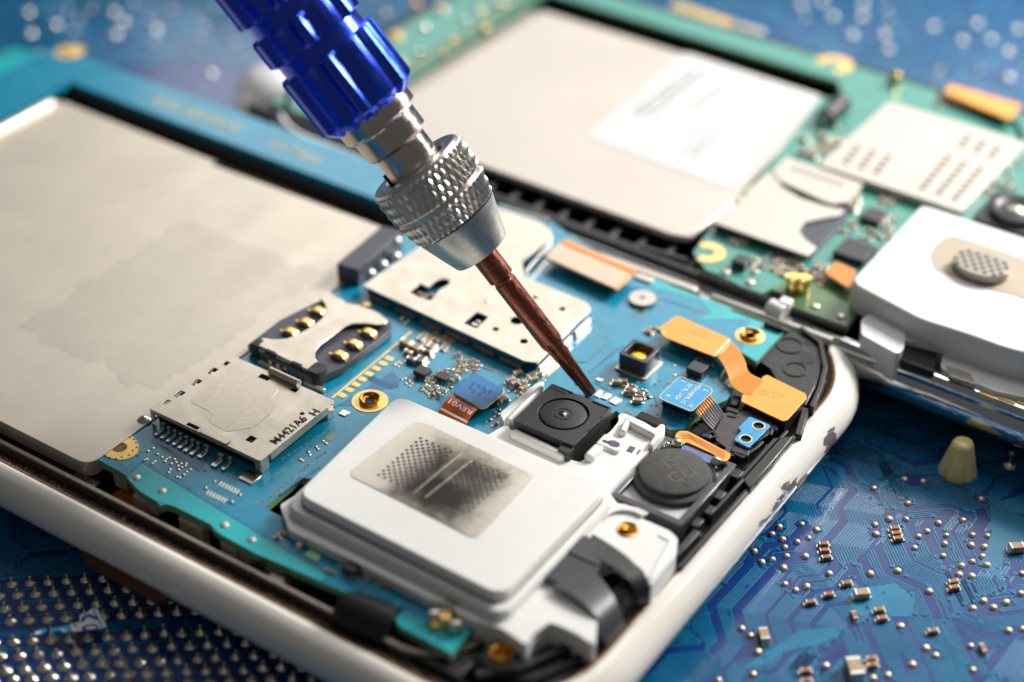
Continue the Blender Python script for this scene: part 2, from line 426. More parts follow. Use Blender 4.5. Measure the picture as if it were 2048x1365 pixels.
def text_mb(txt, size, mb, cu, cv, z, ang, m=0, th=.002, mirror=False, sx=1.0, spacing=1.0):
    """lettering flattened into a mesh; ang is the reading direction"""
    c = bpy.data.curves.new('lettering_curve', 'FONT'); c.body = txt; c.size = size; c.extrude = th; c.align_x = 'CENTER'; c.align_y = 'CENTER'
    c.space_character = spacing; c.resolution_u = 3; c.offset = size * .012
    o = bpy.data.objects.new('lettering_curve', c); SC.collection.objects.link(o)
    dg = bpy.context.evaluated_depsgraph_get(); dg.update()
    me = bpy.data.meshes.new_from_object(o.evaluated_get(dg))
    Mx = Matrix.Translation((cu, cv, z)) @ Matrix.Rotation(ang, 4, 'Z') @ Matrix.Diagonal((sx, 1, 1, 1))
    mb.add([Mx @ v.co for v in me.vertices], [tuple(p.vertices) for p in me.polygons], m)
    bpy.data.objects.remove(o); bpy.data.curves.remove(c); bpy.data.meshes.remove(me)
    return mb
# ================================================================== PHONE A (white rim, blue board)
PA = thing('disassembled_phone', 'opened phone with worn cream white rim and bright blue circuit board, under the screwdriver', 'phone', (0, 0, .2), YA)
UA0, UA1, VA0, VA1, RA = -12.9, 2.24, -3.98, 3.62, 1.35
def sweep(mb, prof, u0, u1, v0, v1, r, n=14, m=0):
    """closed profile (offset, z) swept round a rounded rectangle"""
    rings = [[(x, y, z) for x, y in rrect(u0, u1, v0, v1, r, off, n)] for off, z in prof]
    N = len(rings[0]); vs = [p for rg in rings for p in rg]; fs = []
    K = len(prof)
    for j in range(K):
        j2 = (j + 1) % K
        for i in range(N):
            k = (i + 1) % N; fs.append((j * N + i, j * N + k, j2 * N + k, j2 * N + i))
    return mb.add(vs, fs, m)
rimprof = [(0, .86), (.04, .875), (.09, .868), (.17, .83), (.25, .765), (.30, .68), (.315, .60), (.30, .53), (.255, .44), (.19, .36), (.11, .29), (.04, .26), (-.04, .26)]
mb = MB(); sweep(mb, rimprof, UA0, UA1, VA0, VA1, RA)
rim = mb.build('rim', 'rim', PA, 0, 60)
# volume key sunk in the near long side, socket in the end
mb = MB(); 
kp = at(255, 1150, .45)
kx = kp[0]
mb.tube([(kx - .62, VA0 - .27, .44), (kx - .5, VA0 - .30, .44), (kx + .5, VA0 - .30, .44), (kx + .62, VA0 - .27, .44)], [.05, .085, .085, .05], 14)
mb.build('side_key', mat('key_brown', lin(84, 46, 30), .35, .4, .1, 30, .2, 10), PA)
mb = MB(); sp = at(1580, 965, .5)
for k, (ru, rz) in enumerate(((.15, .11),)):
    vs = [(UA1 + .318, sp[1] + .13 * math.cos(a), .60 + .055 * math.sin(a)) for a in [2 * math.pi * i / 24 for i in range(24)]]
    vs2 = [(UA1 + .12, y, z) for x, y, z in vs]
    mb.add(vs + vs2, [tuple(range(24))] + [(i, (i + 1) % 24, 24 + (i + 1) % 24, 24 + i) for i in range(24)])
mb.build('socket_hole', mat('socket_tan', lin(120, 100, 72), .5, .2), PA)
# grimy seam inside the rim
mb = MB(); sweep(mb, [(-.003, .80), (-.003, .866), (-.035, .856), (-.055, .82), (-.04, .78)], UA0, UA1, VA0, VA1, RA)
mb.build('grime_seam', 'grime', PA, 0, 60)
# chassis tray: dusty channel and floor
mb = MB(); mb.prism(rrect(UA0, UA1, VA0, VA1, RA, -.04), .28, .40)
mb.build('chassis_floor', 'dustblack', PA)
mb = MB(); sweep(mb, [(-.008, .40), (-.012, .852), (-.06, .825), (-.12, .80), (-.235, .765), (-.235, .40)], UA0, UA1, VA0, VA1, RA)
mb.build('dusty_channel', 'dustblack', PA, 0, 30)
# grey metal lip of the mid frame
mb = MB(); sweep(mb, [(-.195, .40), (-.195, .885), (-.205, .90), (-.25, .90), (-.26, .885), (-.26, .40)], UA0, 1.35, VA0, VA1, .9)
mb.build('metal_lip', 'gunmetal', PA, 0, 30)
# metal far edge rails seen between the two phones
mb = MB(); q0 = at(1110, 470, .9); q1 = at(1400, 575, .9); q2 = at(1660, 690, .9)
mb.box((q0[0] + q1[0]) / 2 - 1.5, 3.40, .62, .93, q1[0] - q0[0] + 3, .12); mb.box((q1[0] + q2[0]) / 2 + .03, 3.36, .62, .90, q2[0] - q1[0] - .1, .13)
mb.each('edge_rail', 'plateb', PA, .02)
# --- battery plate
mb = MB()
pl = rpoly([(-10.6, 2.32), (-10.6, -3.60), (-3.98, -3.60), (-3.90, 1.1), (-3.98, 2.0), (-4.1, 2.2)], .18, 5)
mb.prism(pl, .82, 1.02)
mb.build('battery_plate', 'plate', PA, .035, 35, None, 3)
mb = MB(); mb.prism(rrect(-10.5, -4.15, -3.5, 2.1, .15, 0, 4), .45, .80)
mb.build('plate_tub', 'gunmetal', PA, .03)
mb = MB(); f0 = at(0, 262, 1.05); f1 = at(155, 187, 1.05)
mb.prism([(-10.66, -3.2), (-10.52, -3.2), (-10.52, 2.2), (-10.66, 2.2)], .9, 1.10)
mb.build('raised_flange', 'mirror', PA, .03)
# sub plate clips by the near corner
mb = MB(); mb.box(-4.02, -3.63, .72, .98, .012, .012)
c = at(170, 957, .75); mb.box(c[0], c[1], .70, .74, .34, .13); mb.build('plate_tab', 'mirror', PA, .02)
# --- blue band round the battery bay
mb = MB()
outer = [(-12.0, 3.60), (-3.35, 3.56), (-3.35, 2.72), (-10.9, 2.86), (-10.9, -3.9), (-12.0, -3.9)]
mb.prism(rpoly(outer, .25, 4, [0]), .90, 1.0, 0)
band = mb.build('bay_board', 'pcb', PA, .008)
mb = MB()
for (x, y, t, s) in ((352, 215, 'SLAU 40', .26), (440, 245, 'GHS-N', .26), (590, 305, '1ST MAIN', .22)):
    a = at(x, y, 1.0); text_mb(t, s, mb, a[0], a[1], 1.003, 0)
mb.build('band_lettering', mat('ink_gold', lin(206, 190, 130), .5), band)
mb = MB(); a = at(140, 104, 1.0); mb.ring(a[0], a[1], .24, .11, 1.0, 1.006); mb.build('screw_pad', 'gold', band)
mb = MB(); mb.cyl(a[0], a[1], .10, .95, 1.03, 16); mb.build('band_screw', 'gold', band, .01)
mb = MB(); mb.prism([(-12.0, 2.0), (-12.0, 3.5), (-12.7, 3.3), (-12.7, -2.5), (-12.0, -2.5)], .82, .9); mb.build('end_board', 'pcb_teal', PA)
# inner wall (dark) between band and plate
mb = MB(); mb.prism([(-10.9, 2.75), (-3.5, 2.62), (-3.5, 2.72), (-10.9, 2.86)], .42, .895); mb.build('bay_wall', 'blackdk', PA)

# --- main circuit board
Q5 = Z(180, 900, 2.56); Q6 = Z(600, 380, 2.926); Q2 = Z(1150, 540, 3.4133); Q1 = Z(700, 680, 3.4133); Q4 = Z(180, 640, 3.4133)
Q8 = Z(460, 540, 4.875); QB = Z(1200, 380, 4.096); Q3 = Z(1000, 840, 2.6); QF = Z(1280, 720, 6.827); QE = Z(840, 760, 9.309); QT = Z(1180, 540, 6.827)
near = [(190, 916), (239, 943), (256, 955), (262, 966), (281, 984), (313, 1003), (321, 1012), (336, 1009), (350, 1014), (422, 1050), (430, 1062), (442, 1070), (512, 1109), (526, 1108), (539, 1113), (590, 1142), (700, 1189), (768, 1216), (786, 1226), (797, 1252), (903, 1309), (948, 1258)]
inner = [(875, 1209), (649, 1076), (528, 1016), (600, 955), (850, 985), (1100, 900), (1232, 822), (1260, 842), (1329, 853), (1340, 860), (1367, 859), (1378, 850), (1385, 836), (1440, 806), (1452, 801), (1463, 790), (1466, 779), (1437, 760), (1448, 735), (1480, 704), (1513, 725), (1566, 668), (1562, 659), (1466, 623), (1459, 615), (1346, 573), (1336, 566), (1310, 556), (1298, 556)]
back = [(1270, 548), (1140, 470), (1099, 441), (996, 408), (800, 470), (671, 571), (638, 597), (470, 711), (262, 846), (250, 860), (240, 864), (192, 902)]
poly = PP(near + inner, 1.0) + PP(back, 1.0)
poly = [p for i, p in enumerate(poly) if (Vector(p) - Vector(poly[i - 1])).length > .01]
mb = MB(); mb.prism(poly, .90, 1.0, 0, (), 1)
PCB = mb.build('circuit_board', ['pcb', 'pcb_edge'], PA, .006)
ZB = 1.0
# lighter bare areas without copper and darker trace fields
mb = MB()
mb.prism(PP([(254, 957), (281, 984), (313, 1003), (350, 1014), (422, 1050), (442, 1070), (512, 1108), (590, 1141), (640, 1162), (655, 1150), (520, 1070), (285, 925)], ZB), ZB + .001, ZB + .003)
mb.prism(PP([(770, 1215), (786, 1228), (798, 1252), (903, 1307), (945, 1258), (900, 1232), (880, 1262), (800, 1215), (795, 1200)], ZB), ZB + .001, ZB + .003)
mb.prism(PP([(1300, 558), (1346, 574), (1459, 616), (1466, 625), (1562, 661), (1564, 668), (1513, 722), (1484, 706), (1500, 640), (1390, 640), (1425, 628), (1400, 600), (1310, 577)], ZB), ZB + .001, ZB + .003)
mb.each('bare_laminate', 'pcb_teal', PCB, 0, 35, None, 2, False)
mb = MB()
for P in ([(675, 812), (786, 742), (800, 765), (700, 812)], [(300, 885), (325, 868), (420, 910), (400, 945)]):
    mb.prism(PP(P, ZB), ZB + .001, ZB + .003)
mb.each('trace_field', 'pcb_dark', PCB, 0, 35, None, 2, False)
mb = MB()
def tr(pts, wd=.012, z=None, zm=None): mb.line(PP(pts, z or ZB, zm), wd, ZB + .001, ZB + .0045)
for k in range(6):   # traces fanning from the gold pads
    o = k * 7
    tr([(1330 + o * 2, 1060 - o), (1400 + o, 1100 - o), (1480 + o, 1130 - o), (1560 + o, 1160 - o), (1640, 1140 - o * 1.2)], .012, None, Q8)
for k in range(5):
    o = k * 22
    tr([(430 + o, 760 + o * .3), (430 + o, 830 + o * .5), (500 + o, 880 + o * .4), (560 + o, 920 + o * .4), (600 + o * .8, 990 + o * .2)], .012, None, Q4)
for P in ([(1290, 1060), (1330, 1075), (1420, 1080)], [(1590, 1010), (1680, 1010), (1800, 900)], [(1060, 1010), (1120, 1040), (1160, 1040)], [(1050, 1035), (1130, 1062)], [(1700, 1080), (1850, 930)]):
    tr(P, .012, None, Q6)
for P in ([(380, 660), (300, 780), (240, 830), (130, 770)], [(430, 820), (540, 870), (580, 950)], [(440, 835), (520, 880)], [(640, 770), (600, 800)], [(90, 700), (330, 520)], [(860, 260), (780, 340)], [(400, 120), (560, 190), (880, 290)]):
    tr(P, .012, None, Q2)
for P in ([(284, 925), (520, 1068), (655, 1150)], [(284, 925), (260, 948)], [(440, 1000), (470, 1010)], [(560, 990), (600, 960), (640, 935)], [(470, 905), (700, 800)]):
    mb.line(PP(P, ZB), .02, ZB + .001, ZB + .0045)
mb.build('copper_trace', 'pcb_dark', PCB, 0, 35, None, 2, False)
# dark glossy shadow tone is left to light; engraved vias
mb = MB()
vias = [Q2(*p) for p in ((345, 745), (395, 738), (425, 765), (490, 745), (468, 770), (548, 780), (580, 757), (650, 775), (350, 970), (520, 922), (555, 925), (590, 912), (560, 988), (622, 1003), (660, 998), (697, 1010), (728, 1023), (412, 995), (355, 968), (1000, 830), (1020, 812))]
vias += [Q4(*p) for p in ((295, 758), (272, 772), (300, 775), (355, 900), (325, 925), (210, 985), (195, 970), (678, 1140), (785, 1030), (1145, 1255), (1185, 1235), (1235, 1205), (1290, 1160), (1320, 1135), (1350, 1110), (1385, 1085), (1440, 1030), (1465, 1010), (1490, 990), (1550, 940), (1575, 925), (1605, 905), (1310, 1175), (1260, 1190))]
vias += [Q1(*p) for p in ((1880, 240), (1870, 270), (1930, 255), (1960, 285), (2005, 290), (2030, 265), (1890, 492), (1915, 505), (1950, 515), (1985, 498))]
mb.ring(0, 0, .022, .012, .001, .005, 12, 0); mb.cyl(0, 0, .0122, .001, .004, 10, 1); vp = mb.build('via', ['inktan', 'viahole'], None, 0, 35, None, 2, False)
for i, p in enumerate(vias): a = at(*p, ZB); place(vp, i == 0, PCB, a[0], a[1], ZB)
# tan silk screen
mb = MB()
for (x, y, t, s, a) in ((760, 250, 'LMN-23-', .14, 90), (810, 235, 'REV 0.2B', .13, 90), (700, 270, 'E3', .14, 90), (1470, 555, 'UF4', .09, 0), (175, 900, 'R12', .09, 0), (1090, 1150, 'C7', .09, 0)):
    c = at(*QT(x, y + (250 if x > 650 and x < 900 else 0)), ZB); text_mb(t, s, mb, c[0], c[1], ZB + .003, R(a))
for k in range(3):
    for (x, y) in ((925 + k * 70, 1010 - k * 0),): pass
for (x, y) in ((1400, 780), (1265, 885), (1130, 985)):
    c = at(*Q8(x, y), ZB); text_mb('=3', .10, mb, c[0], c[1], ZB + .003, R(90))
mb.build('silk_screen', 'inktan', PCB, 0, 35, None, 2, False)
mb = MB()
c = at(*Q4(1640, 805), ZB); mb.box(c[0], c[1], ZB + .001, ZB + .003, .09, .1); 
for k in range(9):
    a = at(*Q4(1310 + k * 40, 955 - k * 25), ZB); mb.line([a, (a[0] + .0, a[1] + .05)], .01, ZB + .001, ZB + .005)
mb.each('white_mark', 'inktan', PCB)

# --- gold: finger pads, long strip, rings
mb = MB()
a = at(664, 797, ZB); b = at(822, 664, ZB); mb.line([a, b], .024, ZB + .001, ZB + .006)
GS = mb.build('gold_strip', 'gold', PCB)
first = None
pads = [(1545, 865), (1485, 912), (1420, 962), (1350, 1015), (1285, 1068), (1220, 1118), (1155, 1170), (1085, 1222)]
mb = MB(); mb.prism(rpoly(crect(.012, 0, .10, .072), .012, 2), .001, .007); padm = mb.build('contact_pad', 'gold')
for i, p in enumerate(pads):
    c = at(*Q8(*p), ZB); place(padm, i == 0, PCB, c[0], c[1], ZB, 0)
def ring_boss(px, py, ro, ri, name='screw_ring', z=ZB, insert=True):
    c = at(px, py, z); mb = MB(); mb.ring(c[0], c[1], ro, ri, z + .001, z + .008, 40)
    r = mb.build(name, 'gold', PCB)
    mb = MB()
    mb.lathe([(ri, .004), (ri + .012, .03), (ri - .015, .035), (ri - .03, .0), (ri - .03, -.05)], (c[0], c[1], z), 32, 0, False)
    for k in range(5):   # thread turns
        mb.lathe([(ri - .03, -.02 - k * .035), (ri - .055, -.035 - k * .035), (ri - .03, -.055 - k * .035)], (c[0], c[1], z), 32, 0, False)
    mb.cyl(c[0], c[1], ri - .028, z - .22, z - .18, 24)
    mb.build('threaded_insert', 'brass', r, 0, 30)
# the board has no real holes; a dark well is set just proud instead of the inserts above the copper
def well(c, r, z, root, nm='screw_well'):
    mb = MB(); mb.cyl(c[0], c[1], r, z - .05, z + .003, 24); return mb.build(nm, 'blackdk', root)
for (px, py, ro, ri) in ((740, 803, .215, .125), (1500, 673, .185, .12)):
    c = at(px, py, ZB)
    mb = MB(); mb.ring(c[0], c[1], ro, ri, ZB + .001, ZB + .008, 40); r = mb.build('screw_ring', 'gold', PCB)
    well(c, ri, ZB, r, 'screw_well')
    mb = MB()
    mb.lathe([(ri, .0), (ri + .004, .045), (ri - .012, .052), (ri - .025, .045), (ri - .03, .02), (ri - .052, .014), (ri - .035, .009), (ri - .06, .005)], (c[0], c[1], ZB), 32, 0, False)
    mb.build('threaded_insert', 'brass', r, 0, 25)
c = at(237, 893, ZB)
P = PP([(75, 890), (200, 800), (240, 785), (300, 800), (340, 860), (320, 920), (260, 955), (200, 960), (130, 945), (80, 915)], ZB, Q4)
mb = MB(); hc = at(*Q4(203, 875), ZB); mb.prism(rpoly(P, .08, 4), ZB + .001, ZB + .008, 0, [circ(hc[0], hc[1], .085, 24)])
dp = mb.build('ground_pad', 'gold', PCB)
mb = MB(); mb.cyl(hc[0], hc[1], .085, ZB - .05, ZB + .003, 24); mb.build('screw_well', mat('bronze_well', lin(128, 98, 60), .4, .8, .2, 40, .3, 14), dp)
mb = MB()
for i in range(16):
    a = 2 * math.pi * i / 16 + .2; mb.cyl(hc[0] + .19 * math.cos(a) * (1.0 if i % 2 else .88), hc[1] + .20 * math.sin(a), .012, ZB + .0085, ZB + .0105, 8)
mb.each('pinhole', 'inkdk', dp)
# silver screw
c = at(1285, 596, ZB + .05)
mb = MB(); mb.lathe([(.09, 0), (.09, .02), (.17, .03), (.175, .04), (.17, .052), (.03, .056)], (c[0], c[1], ZB), 36); scr = mb.build('machine_screw', 'plateb', PCB, 0, 40)
mb = MB(); mb.box(c[0], c[1], ZB + .0555, ZB + .058, .09, .02, .5); mb.box(c[0], c[1], ZB + .0552, ZB + .0583, .02, .09, .5); mb.build('cross_slot', 'inkdk', scr)
# test points, round tin pads
mb = MB(); mb.lathe([(.05, 0), (.046, .01), (.03, .018)], (0, 0, 0), 20); tp = mb.build('test_point', 'tin')
tps = [Q5(238, 143), Q5(370, 212), Q5(690, 386), Q5(830, 462)]
for i, p in enumerate(tps): c = at(*p, ZB); place(tp, i == 0, PCB, c[0], c[1], ZB)
mb = MB(); mb.lathe([(.022, 0), (.02, .008), (.01, .012)], (0, 0, 0), 12); tp = mb.build('solder_pad', 'solder')
tps = [Q2(680, 655), Q2(680, 718), Q2(620, 425)] + [Q8(*p) for p in ((1605, 930), (1635, 905), (1665, 915), (1640, 945), (1670, 480), (1685, 465), (1700, 520), (1730, 495))]
tps += [Q4(*p) for p in ((395, 900), (430, 880), (460, 920), (370, 960), (385, 955), (440, 970), (425, 985), (490, 940), (520, 955), (540, 945), (555, 985), (510, 970), (585, 975), (600, 1000), (625, 1010), (650, 1000), (660, 1040), (685, 1025), (640, 1060), (545, 1025), (535, 1045), (590, 1075), (610, 1080), (620, 985), (655, 985), (575, 955), (605, 1025), (850, 1105), (790, 1150), (1025, 1195), (970, 1245))]
tps += [Q4(*p) for p in ((1435, 955), (1450, 965), (1490, 905), (1500, 925), (1545, 870), (1555, 885), (1590, 830), (1610, 845))]
tps += [Q6(*p) for p in ((595, 1110), (615, 1105), (620, 1135), (640, 1150), (655, 1135), (640, 1120), (560, 1020), (575, 1035), (720, 1170), (735, 1185), (750, 1200))]
for i, p in enumerate(tps): c = at(*p, ZB); place(tp, i == 0, PCB, c[0], c[1], ZB, 0, (1, 1, 1))
mb = MB(); mb.prism(crect(0, 0, .022, .075), 0, .006); sp_ = mb.build('bare_pad', 'mirror')
k = 0
for i in range(7):
    for (x0, y0) in ((890, 1120), (805, 1180)):
        c = at(*Q4(x0 + i * 19.5, y0 + i * 9.5), ZB); place(sp_, k == 0, PCB, c[0], c[1], ZB, .25); k += 1
# large bare solder lands near the screwdriver tip
mb = MB()
for P in ([(1375, 140), (1430, 170), (1350, 240), (1280, 205)], [(1700, 345), (1730, 355), (1700, 400), (1665, 385)], [(1750, 365), (1790, 380), (1750, 415), (1710, 400)], [(1810, 390), (1860, 415), (1815, 450), (1765, 425)], [(1690, 262), (1735, 275), (1710, 292), (1675, 278)], [(1545, 292), (1570, 300), (1560, 312), (1535, 305)]):
    mb.prism(rpoly(PP(P, ZB, Q1), .01, 2), ZB + .001, ZB + .014)
mb.each('solder_land', 'mirror', PCB, .004)
mb = MB(); P = [(1370, 130), (1445, 168), (1355, 250), (1268, 210)]; mb.prism(rpoly(PP(P, ZB, Q1), .01, 2), ZB + .0005, ZB + .004)
mb.build('gold_land', 'gold', PCB)

# --- small surface mount parts
def chip(name, L_, W_, H_, body):
    mb = MB(); e = L_ * .19
    mb.box(0, 0, .004, H_, L_ - e * 1.6, W_ * .97, 0, 0)
    for s in (-1, 1): mb.box(s * (L_ / 2 - e / 2), 0, .002, H_ * 1.03, e, W_, 0, 1); mb.box(s * (L_ / 2 + .012), 0, .0, .012, .03, W_ * .9, 0, 2)
    return mb.build(name, [body, 'mirror', 'solder'], None, .006, 35, None, 1)
CH = {'big': chip('chip_capacitor', .16, .11, .085, 'captan'), 'mid': chip('chip_capacitor', .115, .065, .06, 'captan'), 'gray': chip('chip_inductor', .12, .07, .07, 'capgray'), 'sm': chip('chip_capacitor', .06, .034, .032, 'captan'), 'smg': chip('chip_resistor', .06, .034, .026, 'ic'), 'brn': chip('chip_capacitor', .07, .04, .04, 'capbrown')}
used = set()
def put(kind, zm, pts, rot=90, jit=4):
    for i, p in enumerate(pts):
        c = at(*zm(p[0], p[1]), ZB); r = R(p[2] if len(p) > 2 else rot + random.uniform(-jit, jit))
        place(CH[kind], kind not in used, PCB, c[0], c[1], ZB, r); used.add(kind)
put('big', Q6, [(622, 915), (680, 945)], 0)
put('sm', Q6, [(765, 812), (738, 845), (725, 858), (712, 870), (700, 882), (775, 860), (765, 873), (755, 888), (745, 902), (735, 916), (850, 868), (840, 880), (828, 892), (885, 884), (873, 898), (860, 912), (848, 926), (835, 940), (805, 870), (795, 884), (800, 845)], 0)
put('mid', Q6, [(780, 925), (765, 938), (635, 965)], 0)
put('gray', Q6, [(650, 1010), (745, 965), (715, 1005), (700, 1020)], 10)
put('smg', Q6, [(760, 985), (740, 990), (680, 1000), (690, 975)], 20)
put('sm', Q6, [(905, 975), (925, 965), (940, 985), (930, 1005), (915, 1030), (940, 1020), (960, 1010), (985, 1010), (1005, 1005), (1030, 1015), (1045, 1040), (1020, 1040), (1000, 1030), (975, 1040), (955, 1060), (930, 1075), (910, 1070), (880, 1060), (850, 1060), (830, 1070), (945, 1040), (965, 1070), (1015, 1060), (1035, 1062), (740, 1110), (750, 1128), (775, 1115), (770, 1140), (725, 1155), (745, 1165), (765, 1180), (790, 1160), (800, 1175), (715, 1165), (790, 1090), (805, 1075)], 90, 10)
put('smg', Q6, [(900, 1100), (920, 1110), (890, 1135), (800, 1190), (825, 1215), (770, 1205), (875, 1165), (865, 1100)], 90, 10)
put('gray', Q6, [(905, 1125), (825, 1200)], 90)
put('mid', Q1, [(1145, 240), (1095, 290), (1130, 310), (1190, 345), (1250, 285), (1280, 250)], 70)
put('gray', Q1, [(1180, 320), (1050, 430), (1205, 300), (1240, 265), (1195, 385)], 70)
put('smg', Q1, [(1145, 345), (1190, 262), (1005, 490), (945, 555), (1000, 520), (1100, 345)], 80)
put('sm', Q1, [(1100, 460), (1080, 480), (990, 580), (1220, 400), (1165, 380), (1300, 310), (1310, 290)], 80)
put('mid', Q1, [(1820, 305), (1860, 300), (1900, 370), (1960, 430), (1975, 400)], 30)
put('smg', Q1, [(1940, 335), (1925, 350), (2020, 375), (2035, 390)], 20)
put('sm', Q1, [(1830, 280), (1880, 325), (1910, 385)], 30)
put('brn', Q2, [(495, 425), (505, 440), (535, 410), (280, 780), (330, 775), (345, 790), (850, 620), (920, 660), (430, 885)], 10)
put('gray', Q2, [(375, 840), (440, 865)], 10)
put('sm', Q2, [(560, 410), (575, 420), (520, 430), (470, 830), (400, 800)], 20)
put('smg', Q2, [(400, 820), (485, 860), (495, 875)], 40)
put('sm', Q5, [(985, 430), (1000, 440), (960, 455), (1220, 620), (1235, 630), (1300, 580), (1320, 565), (1345, 575), (1290, 600), (1350, 655), (1500, 700), (1520, 690), (1540, 705), (1490, 685)], 30, 20)
put('smg', Q5, [(1390, 660), (1450, 655), (1470, 665), (1440, 680), (1400, 625), (1310, 610)], 30, 20)
put('mid', Q5, [(1085, 495), (1430, 640)], 90)
# square black chips
def ic(px, py, sx, sy, h, a=0, zm=None, nm='integrated_circuit', m='ic', z=ZB, root=None):
    c = at(*(zm(px, py) if zm else (px, py)), z + h * .7)
    mb = MB(); mb.box(c[0], c[1], z + .015, z + h, sx, sy, a, 0)
    for k in range(max(2, int(sx / .06))):
        for s in (-1, 1):
            t = (k + .5) / max(2, int(sx / .06)) - .5
            dx, dy = t * sx, s * (sy / 2 + .005); mb.box(c[0] + dx * math.cos(a) - dy * math.sin(a), c[1] + dx * math.sin(a) + dy * math.cos(a), z + .001, z + .02, .025, .03, a, 1)
    return mb.build(nm, [m, 'solder'], root or PCB, .008)
ic(1395, 738, .21, .19, .11)
ic(495, 215, .17, .16, .085, 0, Z(700, 680, 3.4133)); ic(635, 250, .16, .13, .06, 0, Z(700, 680, 3.4133))
ic(1345, 600, .17, .17, .09, 0, Q5)
# antenna spring near the board tip
mb = MB(); c = at(880, 1240, ZB + .08)
mb.box(c[0] - .02, c[1] + .05, ZB, ZB + .05, .12, .26, .1, 1)
for k in range(3): 
    mb.tube([(c[0] - .12 + k * .13, c[1] - .02, ZB + .03), (c[0] - .1 + k * .13, c[1] + .0, ZB + .12), (c[0] - .06 + k * .13, c[1] + .03, ZB + .12), (c[0] - .04 + k * .13, c[1] + .06, ZB + .04)], .035, 8, k % 2)
mb.build('antenna_spring', ['mirror', 'gold'], PCB, 0, 50)
mb = MB(); mb.prism(PP([(1130, 510), (1190, 545), (1160, 580), (1095, 545)], ZB, Q5), ZB + .001, ZB + .02); mb.build('status_lamp', mat('pale_green', lin(150, 205, 170), .3), PCB, .01)
# undersides along the near edge: tall parts hanging below the board
mb = MB()
for k, (x, y, wz, hz) in enumerate(((265, 265, .22, .18), (520, 395, .34, .26), (715, 510, .22, .2), (950, 600, .26, .26), (330, 300, .14, .1), (800, 545, .16, .1), (160, 150, .2, .15), (940, 695, .2, .2))):
    c = at(*Q5(x, y), .82); mb.box(c[0], c[1] + .03, .90 - hz - .06, .895, wz, .12, 0, 0)
mb.each('underside_part', mat('pale_metal', lin(196, 186, 166), .45, .2), PCB, .02)  # one even pale metal colour
mb = MB(); c = at(265, 1005, .6); mb.box(c[0], c[1] + .1, .52, .6, .6, .4); mb.build('ribbon_under', 'orange_dk', PA, .02)
# ------------------------------------------------------------------ memory card slot
ZS = 1.2
mb = MB()
base = bbox(PP([(300, 818), (670, 802), (530, 915), (455, 712)], ZS))
body = mb.prism(crect((base[0][0] + base[1][0]) / 2, (base[0][1] + base[2][1]) / 2, base[1][0] - base[0][0] - .12, base[2][1] - base[0][1] - .1), ZB + .004, ZS - .03)
SD = mb.build('memory_card_slot', 'blackdk', PA, .01)
u0, v0 = base[0]; u1, v1 = base[2]
def Cc(x, y, z=ZS): return at(*Q4(x, y), z)
cover = PP([(340, 600), (500, 570), (620, 490), (735, 410), (850, 320), (870, 240), (1715, 560), (1180, 985), (345, 640)], ZS, Q4)
cover = rpoly(rect((u0, v0), (u1, v1)), .03, 3)
def hole(x, y, du, dv, sk=0): c = Cc(x, y); return crect(c[0], c[1], du, dv, sk)
holes = [hole(612, 508, .075, .13), hole(727, 428, .075, .13), hole(838, 350, .075, .13), hole(525, 562, .05, .09), crect(u0 + .14, v1 - .16, .06, .08), hole(1190, 392, .15, .08), hole(1395, 478, .09, .07), hole(700, 728, .17, .07), hole(1100, 815, .10, .1)]
hc = Cc(1448, 640); holes.append(circ(hc[0], hc[1], .028, 14))
mb = MB(); mb.prism(cover, ZS - .022, ZS, 0, holes)
mb.build('slot_cover', 'tin', SD, .006)
# stamped field, a shade rougher and sunk a hair less than the surrounding skin
P = None
fu0, fu1, fv0, fv1 = u0 + .28, u1 - .46, v0 + .17, v1 - .15
field = [(fu0, fv0 + .18), (fu0 + .35, fv0 + .18), (fu0 + .45, fv0 + .02), (fu1 - .2, fv0), (fu1, fv0 + .22), (fu1, fv1 - .32), (fu1 - .18, fv1 - .25), (fu1 - .22, fv1 - .02), (fu0 + .1, fv1), (fu0, fv1 - .1)]
mb = MB(); mb.prism(rpoly(field, .05, 3), ZS + .0006, ZS + .003); mb.build('stamped_field', 'tin_sand', SD, .003)
mb = MB()
mb.box(u1 - .011, (v0 + v1) / 2 + .02, ZB + .09, ZS - .003, .022, v1 - v0 - .3)      # end wall, bright
mb.box(u1 - .012, v0 + .07, ZB + .005, ZS - .003, .024, .13); mb.box(u1 - .012, v1 - .09, ZB + .005, ZS - .003, .024, .11)
mb.box(u1 - .05, v0 + .012, ZB + .01, ZS - .003, .09, .022)
mb.box((u0 + u1) / 2, v0 + .011, ZS - .06, ZS - .003, u1 - u0 - .1, .02)
mb.box((u0 + u1) / 2, v1 - .011, ZB + .03, ZS - .003, u1 - u0 - .2, .02)
mb.box(u0 + .02, v0 + .011, ZB + .03, ZS - .003, .06, .02)
mb.each('slot_wall', 'tin', SD, .006)
c = Cc(1330, 410); mb = MB(); mb.tube([(c[0] - .23, c[1] + .01, ZS + .04), (c[0] + .23, c[1] - .01, ZS + .05)], .045, 12); mb.build('lifted_tab', 'tin', SD, 0, 40)
c = Cc(830, 770); mb = MB(); mb.prism(rpoly(crect(c[0] + .08, v0 + .05, .42, .11), .04, 3), ZS + .001, ZS + .014); mb.build('folded_tab', 'tin', SD, .005)
mb = MB(); mb.prism(rpoly(crect(0, 0, .045, .15), .01, 2), 0, .03); mb.box(0, .07, .02, .1, .045, .04)
pin = mb.build('contact_pin', 'solder', None, .006)
k = 0
for i in range(7):
    c = at(*Q4(478 + i * 40, 775 + i * 22), ZB); place(pin, i == 0, SD, c[0], c[1], ZB + .001)
